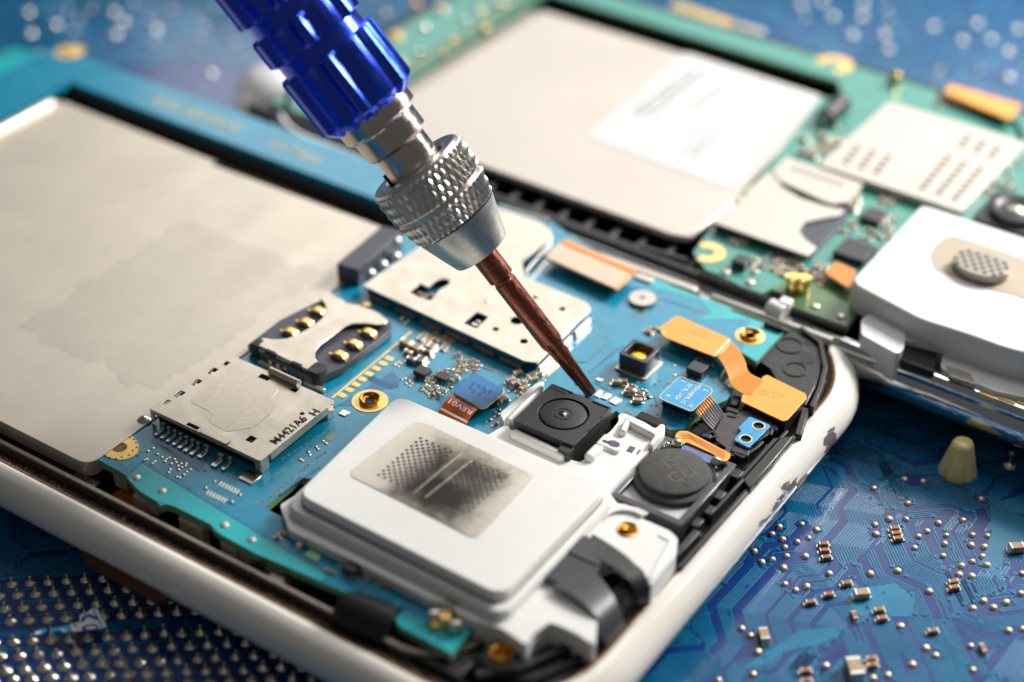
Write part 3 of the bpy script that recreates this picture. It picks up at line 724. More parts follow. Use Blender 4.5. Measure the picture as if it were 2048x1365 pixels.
for (x, y, sx) in ((775, 925, 1.4), (870, 985, 1.5), (935, 1010, 1)):
    c = at(*Q4(x, y), ZB); place(pin, False, SD, c[0], c[1], ZB + .001, 0, (sx, 1, 1))
mb = MB(); c = at(*Q4(1100, 1085), ZB); mb.prism(crect(c[0] - .02, c[1], .2, .17), ZB + .001, ZB + .02); c2 = at(*Q4(1735, 640), ZB); mb.prism(crect(c2[0], c2[1], .1, .1), ZB + .001, ZB + .015)
c3 = at(*Q4(375, 690), ZB); mb.lathe([(.09, 0), (.09, .02), (.05, .05), (.02, .06)], (c3[0], c3[1], ZB), 20)
mb.each('solder_blob', 'solder', SD, .006, 50)
mb = MB(); a = Cc(1370, 745); text_mb('M4421A6', .155, mb, a[0], a[1] - .03, ZS + .0045, R(90), 0, .001, False, .92)
b = Cc(1528, 640); text_mb('H', .155, mb, b[0], b[1] + .02, ZS + .0045, R(90), 0, .001)
mb.build('printed_code', 'inkdk', SD)
# mould lettering under the cover is hidden; inner brown ribs seen through the openings
mb = MB()
for h in holes[:3]:
    cx = sum(p[0] for p in h) / 4; cy = sum(p[1] for p in h) / 4
    mb.box(cx, cy - .01, ZS - .06, ZS - .028, .04, .06, .3); mb.box(cx + .03, cy + .05, ZS - .05, ZS - .028, .03, .03)
mb.each('inner_spring', 'tin', SD, .004)

# ------------------------------------------------------------------ SIM slot
ZM = 1.2
P = [(495, 690), (622, 756), (640, 757), (686, 733), (780, 662), (782, 646), (640, 600), (560, 640)]
mb = MB(); mb.prism(PP(P, 1.13), ZB + .03, 1.13)
SIM = mb.build('sim_card_slot', 'grayblue', PA, .01)
C = [(503, 684), (528, 676), (548, 679), (575, 677), (599, 667), (628, 651), (645, 636), (652, 620), (650, 608), (641, 597), (640, 586), (652, 585), (665, 587), (672, 594), (686, 600), (692, 606), (716, 610), (727, 614), (744, 620), (757, 626), (776, 641), (771, 648), (755, 650), (733, 647), (706, 647), (690, 653), (667, 671), (640, 690), (630, 704), (631, 716), (642, 731), (646, 739), (640, 748), (620, 742)]
mb = MB(); mb.prism(PP(C, ZM), ZM - .02, ZM); mb.build('slot_cover', 'tin', SIM, .006)
mb = MB(); c = at(507, 702, ZB + .1); mb.box(c[0] + .02, c[1] + .06, ZB + .01, ZM + .005, .12, .16); c = at(628, 758, ZB + .1); mb.prism(rpoly(crect(c[0] + .0, c[1] + .07, .17, .2), .04, 3), ZB + .01, ZM + .02)
for (x, y) in ((395, 800), (650, 920)):
    c = at(*Q8(x, y), ZM); mb.box(c[0], c[1], ZM - .05, ZM + .012, .16, .06)
mb.each('latch_block', 'black', SIM, .015)
mb = MB(); a = at(512, 697, ZM - .04); b = at(622, 747, ZM - .04); mb.box((a[0] + b[0]) / 2, a[1] + .02, ZM - .10, ZM - .03, b[0] - a[0], .02)
for k in range(6): mb.cyl(a[0] + .22 + k * .12, a[1] + .0, .03, ZM - .16, ZM - .12, 10)
mb.each('slot_wall', 'tin', SIM, .004)
a = at(510, 722, ZB); mb = MB(); mb.box(a[0] + .25, a[1] - .0, ZB + .005, ZB + .05, .35, .05); mb.box(a[0] + .95, a[1] - .02, ZB + .005, ZB + .05, .3, .05); mb.each('solder_tab', 'tin', SIM, .008)
mb = MB(); L_ = []; Rr = []
for t in range(11):
    a = math.pi * t / 10; x = -.11 * math.cos(a); zz = .085 * math.sin(a) ** .8
    L_.append((x, -.045, zz)); Rr.append((x, .045, zz))
mb.ribbon(Rr, L_, .015); mb.box(-.13, 0, 0, .02, .05, .03); sp_ = mb.build('spring_contact', 'gold', None, 0, 40)
for i, p in enumerate(((590, 605), (740, 512), (860, 402), (1070, 830), (1210, 722), (1350, 612))):
    c = at(*Q8(*p), 1.17); place(sp_, i == 0, SIM, c[0], c[1], 1.125, R(4))
mb = MB()
for p in ((590, 605), (740, 512), (860, 402), (1070, 830), (1210, 722), (1350, 612)):
    c = at(*Q8(*p), 1.17); mb.box(c[0] + .02, c[1], 1.128, 1.134, .24, .13)
mb.each('contact_opening', 'blackdk', SIM)
mb = MB()
for p in ((1120, 915), (1255, 815), (1395, 705), (1180, 870), (1310, 770), (1450, 620)):
    c = at(*Q8(*p), ZB + .04); mb.lathe([(.045, -.03), (.05, .02), (.03, .05), (.01, .055)], (c[0], c[1], ZB + .03), 12)
mb.each('solder_joint', 'solder', SIM, 0, 60)
mb = MB(); c = at(*Q8(1335, 365), ZB); mb.cyl(c[0], c[1], .05, ZB, ZB + .05, 14); mb.build('gold_post', 'gold', SIM, .008)

# ------------------------------------------------------------------ big shield can
ZC = 1.16
P = [(726, 571), (1048, 722), (1072, 725), (1181, 613), (1172, 604), (1063, 560), (1048, 551), (1044, 524), (1106, 474), (1102, 462), (1088, 449), (1060, 437), (1003, 419), (960, 405), (905, 425), (860, 480), (800, 520)]
hp = [[(640, 600), (705, 548), (745, 562), (735, 590), (790, 605), (765, 650), (700, 630)], [(955, 780), (1035, 715), (1105, 742), (1035, 812)]]
H = [PP(h, ZC, Q6) for h in hp]
c1 = at(*Q6(790, 562), ZC); c2 = at(*Q6(860, 540), ZC); 
H[0] = PP([(640, 600), (705, 548), (752, 570), (800, 530), (840, 518), (880, 528), (870, 555), (815, 585), (765, 650), (700, 630)], ZC, Q6)
for (x, y, r) in ((1375, 629, .035), (1535, 697, .042), (1270, 765, .085), (1145, 815, .042), (1310, 886, .05), (1408, 705, .025)):
    c = at(*Q6(x, y), ZC); H.append(circ(c[0], c[1], r, 20))
pc = rpoly(PP(P, ZC), .02, 2)
mb = MB(); mb.prism(pc, ZC - .02, ZC, 0, H)
CAN = mb.build('shield_can', 'tin', PA, .007)
cu = sum(p[0] for p in pc) / len(pc); cv = sum(p[1] for p in pc) / len(pc)
mb = MB(); ins = [(cu + (x - cu) * .975, cv + (y - cv) * .97) for x, y in pc]
mb.prism(ins, ZB + .002, ZC - .10); mb.build('can_floor', 'pcb_deep', CAN)
mb = MB()
a = at(735, 590, ZB + .05); b = at(1050, 738, ZB + .05); n = 6
for k in range(n):
    t0 = k / n + .02; t1 = (k + 1) / n - .02
    x0 = a[0] + (b[0] - a[0]) * t0; x1 = a[0] + (b[0] - a[0]) * t1; y0 = a[1] + (b[1] - a[1]) * (t0 + t1) / 2
    mb.box((x0 + x1) / 2, y0 - .01, ZB + .01, ZB + .075, x1 - x0, .03, math.atan2(b[1] - a[1], b[0] - a[0]))
mb.each('can_fence', mat('fence_brown_reflection', lin(190, 150, 128), .35, .9, .05, 30, .1, 10), CAN, .006)  # brown reflection put into the fence metal's colour
mb = MB(); a2, b2 = at(735, 577, ZC), at(1046, 722, ZC); mb.line([(a2[0], a2[1] + .012), (b2[0], b2[1] + .012)], .02, ZC - .1, ZC - .022)
mb.build('can_skirt', 'pcb_deep', CAN)
mb = MB(); a = at(1078, 742, ZB + .05); b = at(1182, 640, ZB + .05)
for (t0, t1) in ((.0, .28), (.33, .62), (.68, .98)):
    x0 = a[0] + (b[0] - a[0]) * t0; y0 = a[1] + (b[1] - a[1]) * t0; x1 = a[0] + (b[0] - a[0]) * t1; y1 = a[1] + (b[1] - a[1]) * t1
    mb.line([(x0, y0), (x1, y1)], .035, ZB + .01, ZB + .10)
a = at(1074, 727, ZC - .03); b = at(1181, 617, ZC - .03); mb.line([a, b], .02, ZC - .06, ZC - .022)
a = at(1050, 548, ZC - .05); b = at(1104, 482, ZC - .05); mb.line([a, b], .02, ZC - .12, ZC - .022)
mb.each('can_clip', 'mirror', CAN, .006)
mb = MB(); c = at(*Q6(1100, 650), ZC); mb.lathe([(.06, 0), (.05, .004), (.015, .006)], (c[0], c[1], ZC), 20); mb.build('can_dimple', 'mirror', CAN, 0, 60)
mb = MB()
for (x, y, m) in ((700, 598, 0), (735, 612, 0), (770, 605, 0), (715, 625, 0), (1020, 780, 1), (1045, 765, 1), (1055, 790, 0)):
    c = at(*Q6(x, y), ZC - .05); mb.box(c[0], c[1], ZB + .004, ZC - .06, .07, .05, 0, m)
mb.each('part_under_can', ['captan', 'tin'], CAN, .008)
mb = MB()
for k in range(9):
    c = at(1003 + k * 11, 419 + k * 3 - 6, ZC - .04); mb.box(c[0], c[1] + .03, ZB + .005, ZC - .05, .05, .03)
mb.each('can_foot', 'tin', CAN, .006)

# ------------------------------------------------------------------ audio connector block
P = bbox(PP([(673, 530), (713, 541), (802, 462), (764, 452)], 1.26))
mb = MB(); mb.prism(PP([(673, 528), (715, 541), (806, 462), (764, 451)], 1.26), ZB + .005, 1.26)
AC = mb.build('spring_connector', 'grayblue', PA, .015)
mb = MB()
for (x, y, z) in ((405, 400, 1.15), (482, 350, 1.15), (556, 300, 1.15), (402, 490, 1.03), (475, 440, 1.03), (552, 390, 1.03)):
    c = at(*Q6(x, y), z); mb.lathe([(.0, -.075), (.05, -.06), (.08, -.02), (.08, .02), (.05, .06), (.0, .075)], (c[0] + .02, c[1], z), 14, 0, False)
mb.each('pale_contact', 'mirror', AC, 0, 60)

# ------------------------------------------------------------------ blue stiffener with REV01 ribbon
ZF = 1.14
P = rpoly(PP([(903, 784), (946, 744), (1012, 779), (966, 818)], ZF), .09, 5)
mb = MB(); mb.prism(P, ZF - .012, ZF); FX = mb.build('flex_connector', 'bluestick', PA, .003)
P2 = [(cux, cvx) for cux, cvx in P]
mb = MB(); mb.prism(rpoly(PP([(903, 785), (946, 745), (1014, 781), (967, 820)], ZF - .02), .09, 5), ZF - .04, ZF - .014); mb.build('connector_backing', 'cream', FX, .004)
pc_ = at(958, 786, ZB + .05); mb = MB(); mb.box(pc_[0], pc_[1], ZB + .003, ZF - .045, .52, .26, .1); mb.build('connector_socket', 'black', FX, .01)
mb = MB()
for (x, y) in ((980, 78), (1098, 120), (940, 152), (995, 210), (1185, 160), (1210, 225), (1310, 225), (1120, 270)):
    c = at(*QE(x, y), ZF); mb.ring(c[0], c[1], .028, .023, ZF + .001, ZF + .004, 16); mb.cyl(c[0], c[1], .006, ZF + .001, ZF + .004, 8)
for (x, y) in ((1220, 310), (1290, 345)): c = at(*QE(x, y), ZF); mb.cyl(c[0], c[1], .008, ZF + .001, ZF + .004, 8)
mb.each('pressed_ring', 'pcb_dark', FX)
A = PP([(908, 787), (958, 816)], ZF - .03); B = PP([(888, 815), (942, 842)], 1.03); Lr = []; Rl = []
for t in range(9):
    s = t / 8; zz = (ZF - .03) * (1 - s) + 1.03 * s + .03 * math.sin(math.pi * s)
    Lr.append((A[0][0] + (B[0][0] - A[0][0]) * s, A[0][1] + (B[0][1] - .12 - A[0][1]) * s, zz)); Rl.append((A[1][0] + (B[1][0] - A[1][0]) * s, A[1][1] + (B[1][1] - .12 - A[1][1]) * s, zz))
mb = MB(); mb.ribbon(Lr, Rl, .01); mb.build('ribbon_cable', 'orange2', FX, 0, 50)
def on_rib(s, t, dz=.004):   # s along, t across (0 = left)
    i = min(7, int(s * 8)); f = s * 8 - i
    a = Vector(Lr[i]).lerp(Vector(Lr[i + 1]), f); b = Vector(Rl[i]).lerp(Vector(Rl[i + 1]), f); p = a.lerp(b, t); p.z += dz; return p
mb = MB()
tm = MB(); text_mb('REV01', .12, tm, 0, 0, 0, 0, 0, .0008)
xs = [p[0] for p in tm.v]; wd = max(xs) - min(xs)
tm.v = [tuple(on_rib(.42 + y / .40, .5 - x / (wd * 1.12) * .97, .003 + z)) for x, y, z in tm.v]; mb.add(tm.v, tm.f)
la = [on_rib(.80, t, .003) for t in (0, .33, .66, 1)]; lb = [on_rib(.88, t, .003) for t in (0, .33, .66, 1)]
mb.ribbon(lb, la, .002); mb.build('white_lettering', 'ink', FX)
mb = MB()
for k in range(9):
    t = .40 + k * .055; mb.tube([on_rib(.02, t, .001), on_rib(.2 + .05 * (k % 3), t - .02, .001), on_rib(.5, t - .06, .001), on_rib(.78, t - .02, .001)], .004, 4)
mb.build('ribbon_trace', 'inkdk', FX)

# ------------------------------------------------------------------ rear camera module
ZK = 1.28
cc = at(1125, 829, ZK); S = .82
gk = at(1127, 828, ZK)
mb = MB(); mb.prism(rpoly(crect(cc[0], cc[1], S, S), .03, 2), .92, ZK, 0, [circ(gk[0], gk[1], .292, 56)])
CM = mb.build('camera_module', 'graycam', PA, .02)
mb = MB(); c = at(1127, 828, ZK)
mb.cyl(c[0], c[1], .291, ZK - .06, ZK - .045, 48, 0); mb.build('recess_floor', 'blackdk', CM)
mb = MB(); mb.lathe([(.262, -.045), (.262, -.004), (.255, .0), (.10, .0), (.10, -.03)], (c[0], c[1], ZK), 48, 0, False); mb.build('lens_disc', 'graycam', CM, 0, 30)
mb = MB(); mb.lathe([(.105, .001), (.102, .008), (.09, .008), (.082, -.004), (.07, -.01)], (c[0], c[1], ZK), 32, 0, True); mb.build('lens_bezel', 'black', CM, 0, 50)
mb = MB(); mb.lathe([(.072, -.008), (.05, .004), (.025, .010), (.001, .012)], (c[0], c[1], ZK), 32, 0, False); mb.build('lens_glass', 'lens', CM, 0, 80)
mb = MB(); mb.lathe([(.025, 0), (.022, .006), (.008, .008)], (c[0] + .012, c[1] - .005, ZK + .006), 16); mb.build('lens_core', 'tin', CM, 0, 60)
mb = MB()
h = S / 2
mb.line([(cc[0] - h + .015, cc[1] + h - .16), (cc[0] - h + .015, cc[1] + h - .015), (cc[0] - h + .3, cc[1] + h - .015)], .022, ZK + .0005, ZK + .012)
mb.line([(cc[0] + h - .25, cc[1] + h - .015), (cc[0] + h - .015, cc[1] + h - .015), (cc[0] + h - .015, cc[1] + h - .22)], .022, ZK + .0005, ZK + .012)
mb.line([(cc[0] + h - .015, cc[1] + h - .3), (cc[0] + h - .015, cc[1] - .1)], .03, ZK - .03, ZK + .008)
mb.box(cc[0] - h + .13, cc[1] + h - .05, ZK + .0006, ZK + .006, .22, .05)
mb.each('lipped_edge', 'graycam', CM, .004)
mb = MB(); f = at(1148, 905, 1.15); mb.prism(rpoly(crect(cc[0] + h - .07, cc[1] - h - .04, .15, .14), .04, 3), .95, ZK - .03); mb.build('corner_lug', 'graycam', CM, .015)

# ------------------------------------------------------------------ white loudspeaker housing
def loft(mb, poly, levels, m=0):
    """polygon with inset per level: [(inset, z)...] as a smooth stepped solid"""
    cu = sum(p[0] for p in poly) / len(poly); cv = sum(p[1] for p in poly) / len(poly); poly = ccw(poly); N = len(poly)
    def ins(d):
        out = []
        for i in range(N):
            a, b, c = Vector(poly[i - 1]), Vector(poly[i]), Vector(poly[(i + 1) % N])
            d1 = (b - a); d2 = (c - b)
            if d1.length < 1e-6 or d2.length < 1e-6: out.append(b); continue
            n1 = Vector((-d1.y, d1.x)).normalized(); n2 = Vector((-d2.y, d2.x)).normalized(); n = n1 + n2
            out.append(b + n * (d / max(.35, n.length_squared / 2) / 1) * .5 * (1 if n.length else 0))
        return out
    rings = [[(p.x, p.y, z) for p in ins(d)] for d, z in levels]
    vs = [p for r in rings for p in r]; fs = []
    for j in range(len(rings) - 1):
        for i in range(N):
            k = (i + 1) % N; fs.append((j * N + i, j * N + k, (j + 1) * N + k, (j + 1) * N + i))
    o = (len(rings) - 1) * N
    for t in tessellate_polygon([[Vector((p[0], p[1], 0)) for p in rings[-1]]]):
        t = tuple(t); a = area2([rings[-1][i][:2] for i in t]); t = t if a > 0 else t[::-1]
        if abs(a) > 1e-12: fs.append(tuple(o + i for i in t))
    return mb.add(vs, fs, m)
# base bracket (lowest layer), outline read off the photograph at its own height
ZW = 1.12
W1 = [(560, 1010), (578, 1060), (700, 1118), (858, 1198), (905, 1208), (912, 1222), (945, 1240), (985, 1252), (1000, 1255), (1052, 1290), (1066, 1268), (1100, 1245), (1130, 1256), (1190, 1290), (1195, 1240), (1170, 1200), (1130, 1170), (1160, 1130), (1230, 1100), (1285, 1140), (1302, 1172), (1352, 1110), (1356, 1078), (1340, 1062), (1262, 1028), (1258, 1010), (1235, 1008), (1218, 985), (1330, 868), (1330, 850), (1322, 848), (1310, 858), (1290, 845), (1247, 826), (1236, 830), (1238, 842), (1222, 862), (1190, 888), (1192, 902), (1160, 925), (1140, 920), (1128, 896), (1108, 890), (1024, 862), (1014, 850), (1018, 832), (1085, 772), (1090, 762), (1075, 765), (1000, 826), (1010, 850), (960, 880), (800, 870), (740, 900)]
def clean(P, e=.012): return [p for i, p in enumerate(P) if (Vector(p) - Vector(P[i - 1])).length > e]
base = clean(rpoly(PP([q for q in W1], ZW), .04, 3), .004)
mb = MB(); mb.prism(base, .80, ZW)
SPK = mb.build('loudspeaker_housing', 'white', PA, .02, 50)
top = rpoly([(-1.62, -.98), (-1.47, -2.98), (1.22, -3.03), (1.22, -1.0)], .2, 8)
low = rpoly([(-1.72, -.93), (-1.57, -3.08), (1.32, -3.13), (1.32, -.95)], .2, 8)
mb = MB(); loft(mb, low, [(0, 1.02), (0, 1.20), (.012, 1.225), (.04, 1.24), (.055, 1.24)]); mb.build('lower_step', 'white', SPK, 0, 40)
mb = MB(); loft(mb, top, [(0, 1.22), (0, 1.325), (.012, 1.36), (.035, 1.376), (.055, 1.38), (.07, 1.38)])
mb.build('raised_cover', 'white', SPK, 0, 40)
# grille plate
G = rpoly(PP([(440, 558), (520, 570), (1268, 930), (1230, 985), (880, 1345), (820, 1345), (5, 930), (10, 890)], 1.385, Q1), .06, 4)
gc = at(*Q1(640, 950), 1.385)
mb = MB(); mb.prism(G, 1.379, 1.387); GR = mb.build('grille', 'grille', SPK, .003, 35, (gc[0], gc[1], 1.18))
mb = MB()
def dots(corners, du, dv):
    P = PP(corners, 1.387, Q1); u0 = min(p[0] for p in P); u1 = max(p[0] for p in P); v0 = min(p[1] for p in P); v1 = max(p[1] for p in P)
    j = 0; v = v0
    while v < v1:
        u = u0 + (du / 2 if j % 2 else 0)
        while u < u1: mb.cyl(u, v, .0195, 1.3872, 1.3885, 8); u += du
        v += dv; j += 1
dots([(490, 665), (200, 920), (330, 985), (700, 770)], .083, .042)
dots([(860, 850), (560, 1080), (800, 1190), (1090, 930)], .083, .042)
mb.build('perforation', 'inkdk', SPK)
mb = MB()
for (a, b) in (((760, 770), (430, 1050)), ((835, 815), (510, 1080))):
    mb.line([at(*Q1(*a), 1.39), at(*Q1(*b), 1.39)], .028, 1.387, 1.394)
a = at(*Q1(835, 815), 1.39); b = at(*Q1(1090, 925), 1.39); mb.line([a, b], .02, 1.387, 1.392)
mb.each('pressed_rib', mat('worn_rib', lin(150, 140, 122), .45, .5, .2, 50, .3, 18), SPK, .003)
# camera cradle arms
mb = MB()
def arm(pts, wd, z0, z1): mb.line(pts, wd, z0, z1)
a = at(1014, 838, 1.2); b = at(1085, 770, 1.2); mb.line([a, b], .07, .95, 1.20)
a = at(1026, 858, 1.2); b = at(1128, 912, 1.2); mb.line([(a[0], a[1] - .02), (b[0], b[1] + .02)], .10, .95, 1.21)
a = at(1176, 912, 1.2); b = at(1200, 888, 1.2); mb.line([a, b], .12, .95, 1.20)
mb.each('camera_cradle', 'white', SPK, .035, 35, None, 3)
# clip with violet ink mark
mb = MB()
a = at(1250, 836, 1.2); b = at(1310, 866, 1.2); c = at(1330, 852, 1.2)
mb.line([(a[0], a[1]), (b[0], b[1])], .07, 1.0, 1.2); mb.line([at(1244, 862, 1.2), at(1258, 834, 1.2)], .08, 1.0, 1.2)
mb.line([at(1322, 856, 1.2), at(1300, 888, 1.2)], .06, 1.0, 1.18); mb.box(*at(1222, 884, 1.17), 1.05, 1.16, .3, .22)
mb.build('clip', 'white', SPK, .025)
mb = MB(); c = at(1228, 888, 1.16); mb.prism(circ(c[0], c[1], .075, 14, .05), 1.161, 1.164); c2 = at(1212, 884, 1.16); mb.prism(circ(c2[0], c2[1], .05, 9, .02, .4), 1.161, 1.164)
c = at(1262, 898, 1.13); mb.prism(crect(c[0], c[1], .07, .10, .1), ZW + .002, ZW + .006); c = at(1277, 905, 1.12); mb.prism(crect(c[0], c[1], .02, .08, .1), ZW + .002, ZW + .006)
mb.each('ink_mark', mat('ink_violet', lin(92, 82, 100), .6, 0, 0, 1, .3, 60), SPK)
# stepped arcs and brass insert
mb = MB(); c = at(1256, 1060, ZW)
for k, (ro, zz) in enumerate(((.34, .012), (.30, .026), (.26, .04))):
    pts = [(c[0] - .04 + ro * math.cos(R(t)), c[1] + .0 + ro * math.sin(R(t))) for t in range(75, 190, 10)]
    mb.line(pts, .03, ZW - .01, ZW + zz)
pts = [at(1318, 1070, ZW), at(1342, 1083, ZW), at(1300, 1160, ZW)]; mb.line(pts, .05, ZW - .01, ZW + .012)
mb.each('moulded_step', 'white', SPK, .008)
mb = MB(); mb.lathe([(.115, 0), (.115, .012), (.10, .016), (.085, .004)], (c[0], c[1], ZW), 28, 0, False); mb.build('brass_insert', 'brass', SPK, 0, 50)
mb = MB(); mb.cyl(c[0], c[1], .088, ZW - .02, ZW + .003, 24); W_ = mb.build('insert_bore', mat('bore_brass', lin(110, 74, 30), .3, .9), SPK)
mb = MB(); mb.lathe([(.03, .004), (.03, .02), (.045, .03), (.02, .035)], (c[0] - .04, c[1] - .01, ZW), 14); mb.build('thread_glint', 'brass', SPK, 0, 60)
# small black wedge on lower edge
mb = MB(); c = at(908, 1205, 1.1); mb.box(c[0], c[1], 1.0, 1.12, .24, .1, 0); mb.build('rubber_stop', 'blackdk', SPK, .02)

# ------------------------------------------------------------------ black inner frame at the end of the phone
mb = MB()
P = [(1480, 712), (1513, 727), (1566, 668), (1590, 650), (1625, 655), (1655, 700), (1655, 760), (1620, 820), (1595, 870), (1548, 935), (1490, 1010), (1400, 1105), (1355, 1150), (1290, 1230), (1245, 1290), (1180, 1365), (1120, 1365), (960, 1365), (905, 1320), (780, 1250), (700, 1190), (860, 1190), (1190, 1200), (1345, 1065), (1230, 985), (1320, 860), (1300, 845), (1370, 850), (1390, 820), (1430, 800), (1440, 750)]
pp = clean(PP(P, .86), .03)
# keep it inside the rim
pp = [(min(u, UA1 - .16), max(v, VA0 + .45)) for u, v in pp]
mb.prism(clean(pp, .01), .42, .82); INF = mb.build('inner_frame', 'black', PA, .02)
mb = MB(); mb.prism(clean(PP([(1482, 700), (1513, 727), (1566, 670), (1596, 655), (1626, 665), (1648, 705), (1640, 760), (1612, 812), (1560, 780), (1540, 740)], .95), .02), .8, .95)
mb.build('corner_block', 'black', INF, .03, 35, None, 3)
mb = MB()
c = at(1580, 690, .96); mb.ring(c[0], c[1], .17, .14, .95, .965, 30); c = at(1590, 738, .96); mb.ring(c[0], c[1], .15, .125, .95, .962, 30)
pts = [at(x, y, .95) for x, y in ((1600, 660), (1640, 690), (1650, 740), (1640, 780), (1622, 820))]; mb.line(pts, .06, .85, 1.0)
mb.each('moulded_ring', 'black', INF, .01)
mb = MB(); c = at(1614, 716, .955); mb.prism(rpoly(crect(c[0], c[1], .17, .22, .5), .05, 3), .952, .956); c = at(1615, 684, .955); mb.prism(crect(c[0], c[1], .12, .1, .3), .952, .956); mb.each('frame_opening', 'blackdk', INF)
mb = MB(); c = at(1548, 653, 1.04); mb.box(c[0], c[1], .95, 1.06, .26, .07); mb.build('black_latch', 'blackdk', INF, .015)
# long ribs along the end wall
mb = MB()
for (a, b, z, wd) in (((1590, 870), (1358, 1135), .93, .06), ((1575, 860), (1420, 1030), .97, .05), ((1612, 815), (1596, 870), .95, .09), ((1395, 1060), (1350, 1110), .98, .09)):
    mb.line([at(*a, z), at(*b, z)], wd, .8, z)
for (x, y) in ((1475, 948), (1440, 990), (1420, 1020), (1395, 1045)):
    c = at(x, y, .98); mb.box(c[0], c[1], .85, .985, .10, .16)
mb.each('frame_rib', 'black', INF, .015)
mb = MB(); mb.prism(clean(PP([(1548, 872), (1590, 868), (1540, 930), (1500, 975), (1478, 950)], .99), .02), .82, .97); mb.build('side_block', 'black', INF, .02)
mb = MB()
for i in range(3):
    a = at(1220 + i * 30, 1330 - i * 2, .9)
pts = [at(x, y, .88) for x, y in ((950, 1350), (1040, 1335), (1120, 1300), (1190, 1265))]
mb.line(pts, .10, .8, .90); pts = [at(x, y, .86) for x, y in ((1060, 1362), (1140, 1330), (1185, 1290))]; mb.line(pts, .06, .8, .88)
mb.each('speaker_channel', 'black', INF, .02)
# fibre fluff and dust in the seam
rnd = random.Random(11); mb = MB()
for k in range(4200):
    t = rnd.random()
    if t < .45: u = UA1 - .02 - min(.22, abs(rnd.gauss(0, .08))); v = rnd.uniform(-3.7, 2.2); z = .868 - (UA1 - u) * .5 + rnd.uniform(-.01, .03) 
    else: u = rnd.uniform(-8, 1.2); v = VA0 + .02 + min(.22, abs(rnd.gauss(0, .09))); z = .868 - (v - VA0) * .48 + rnd.uniform(-.01, .03)
    s = rnd.uniform(.003, .013); q = [(u + rnd.uniform(-s, s), v + rnd.uniform(-s, s), z + rnd.uniform(-s, s)) for _ in range(4)]
    mb.add(q, [(0, 1, 2), (0, 2, 3), (0, 3, 1), (1, 3, 2)], rnd.choice((0, 0, 1, 1, 2)))
d = mb.build('seam_dust', [mat('dust_brown', lin(128, 92, 52), .9), mat('dust_grey', lin(150, 142, 132), .9), mat('dust_dark', lin(40, 34, 30), .9)], PA, 0, 35, None, 2, False); d['kind'] = 'stuff'
mb = MB()
for k in range(110):
    v = rnd.uniform(-2.6, 1.9); u = UA1 - .1 - rnd.random() * .16; z = .83; p = [Vector((u, v, z))]; d = Vector((rnd.uniform(-1, 1), rnd.uniform(-1, 1), .3)).normalized()
    for j in range(5): d = (d + Vector((rnd.uniform(-1, 1), rnd.uniform(-1, 1), rnd.uniform(-.4, .5))) * .9).normalized(); p.append(p[-1] + d * .03)
    mb.tube(p, .0022, 4)
d = mb.build('lint', mat('lint_fibre', lin(170, 160, 148), .9), PA); d['kind'] = 'stuff'

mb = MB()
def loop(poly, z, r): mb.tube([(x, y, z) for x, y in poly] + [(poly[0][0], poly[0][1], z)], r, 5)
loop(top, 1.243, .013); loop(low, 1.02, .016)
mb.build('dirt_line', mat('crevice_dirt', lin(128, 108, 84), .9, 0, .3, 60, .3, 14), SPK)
rnd = random.Random(77); mb = MB()
for k in range(150):
    u = cc[0] + rnd.uniform(-.4, .4); v = cc[1] + rnd.uniform(-.4, .4); s = rnd.uniform(.0015, .004); z = ZK + .0015
    mb.add([(u - s, v, z), (u, v - s, z), (u + s, v, z), (u, v + s, z + .003)], [(0, 1, 2, 3)])
d = mb.build('dust_speck', M['dust_grey'] if 'dust_grey' in M else mat('dust_pale', lin(150, 146, 140), .9), CM, 0, 35, None, 2, False); d['kind'] = 'stuff'
mb = MB()
for k in range(260):
    u = rnd.uniform(-4, 2.0); v = rnd.uniform(-3.4, 3.2); s = rnd.uniform(.0015, .0045); z = 1.003
    mb.add([(u - s, v, z), (u, v - s, z), (u + s, v, z), (u, v + s, z + .004)], [(0, 1, 2, 3)])
d = mb.build('dust_speck', mat('dust_board', lin(190, 190, 184), .9), PCB, 0, 35, None, 2, False); d['kind'] = 'stuff'
# ------------------------------------------------------------------ earpiece receiver
ZR = 1.06
P = bbox(PP([(1222, 975), (1345, 872), (1480, 935), (1347, 1062)], ZR)); (u0, v0), _, (u1, v1), _ = P
u0 += .03; u1 -= .05; v0 += .1; v1 -= .03
mb = MB(); mb.prism(rect((u0, v0), (u1, v1)), .80, ZR, 0, [rect((u0 + .09, v0 + .1), (u1 - .09, v1 - .08))])
RC = mb.build('earpiece', mat('smoke_plastic', lin(58, 60, 64), .3, 0, .05, 30, .1, 10, .2), PA, .015)
mb = MB(); mb.prism(rect((u0 + .08, v0 + .09), (u1 - .08, v1 - .07)), .86, ZR - .08); mb.build('inner_pad', mat('grey_pad', lin(196, 194, 196), .5, 0, .1, 20, .15, 4), RC)
c = at(1349, 940, 1.13)
mb = MB(); mb.lathe([(.46, -.1), (.46, -.02), (.42, .0), (.39, .0), (.39, .05), (.36, .065), (.001, .067)], (c[0], c[1], 1.065), 56, 0, False); mb.build('felt_disc', 'felt', RC, 0, 45)
mb = MB()
for k in range(40):
    a = R(20 + k * 4); mb.line([(c[0] + .43 * math.cos(a), c[1] + .43 * math.sin(a)), (c[0] + .47 * math.cos(a), c[1] + .47 * math.sin(a))], .012, 1.06, 1.07)
mb.build('knurled_edge', 'black', RC)
tm = MB(); text_mb('IS', .24, tm, c[0] - .1, c[1] + .08, 1.1335, R(70), 0, .0006); text_mb('CU', .24, tm, c[0] + .12, c[1] - .04, 1.1335, R(60), 0, .0006)
tm.build('scratched_mark', mat('pale_scratch', lin(92, 90, 88), .8), RC)
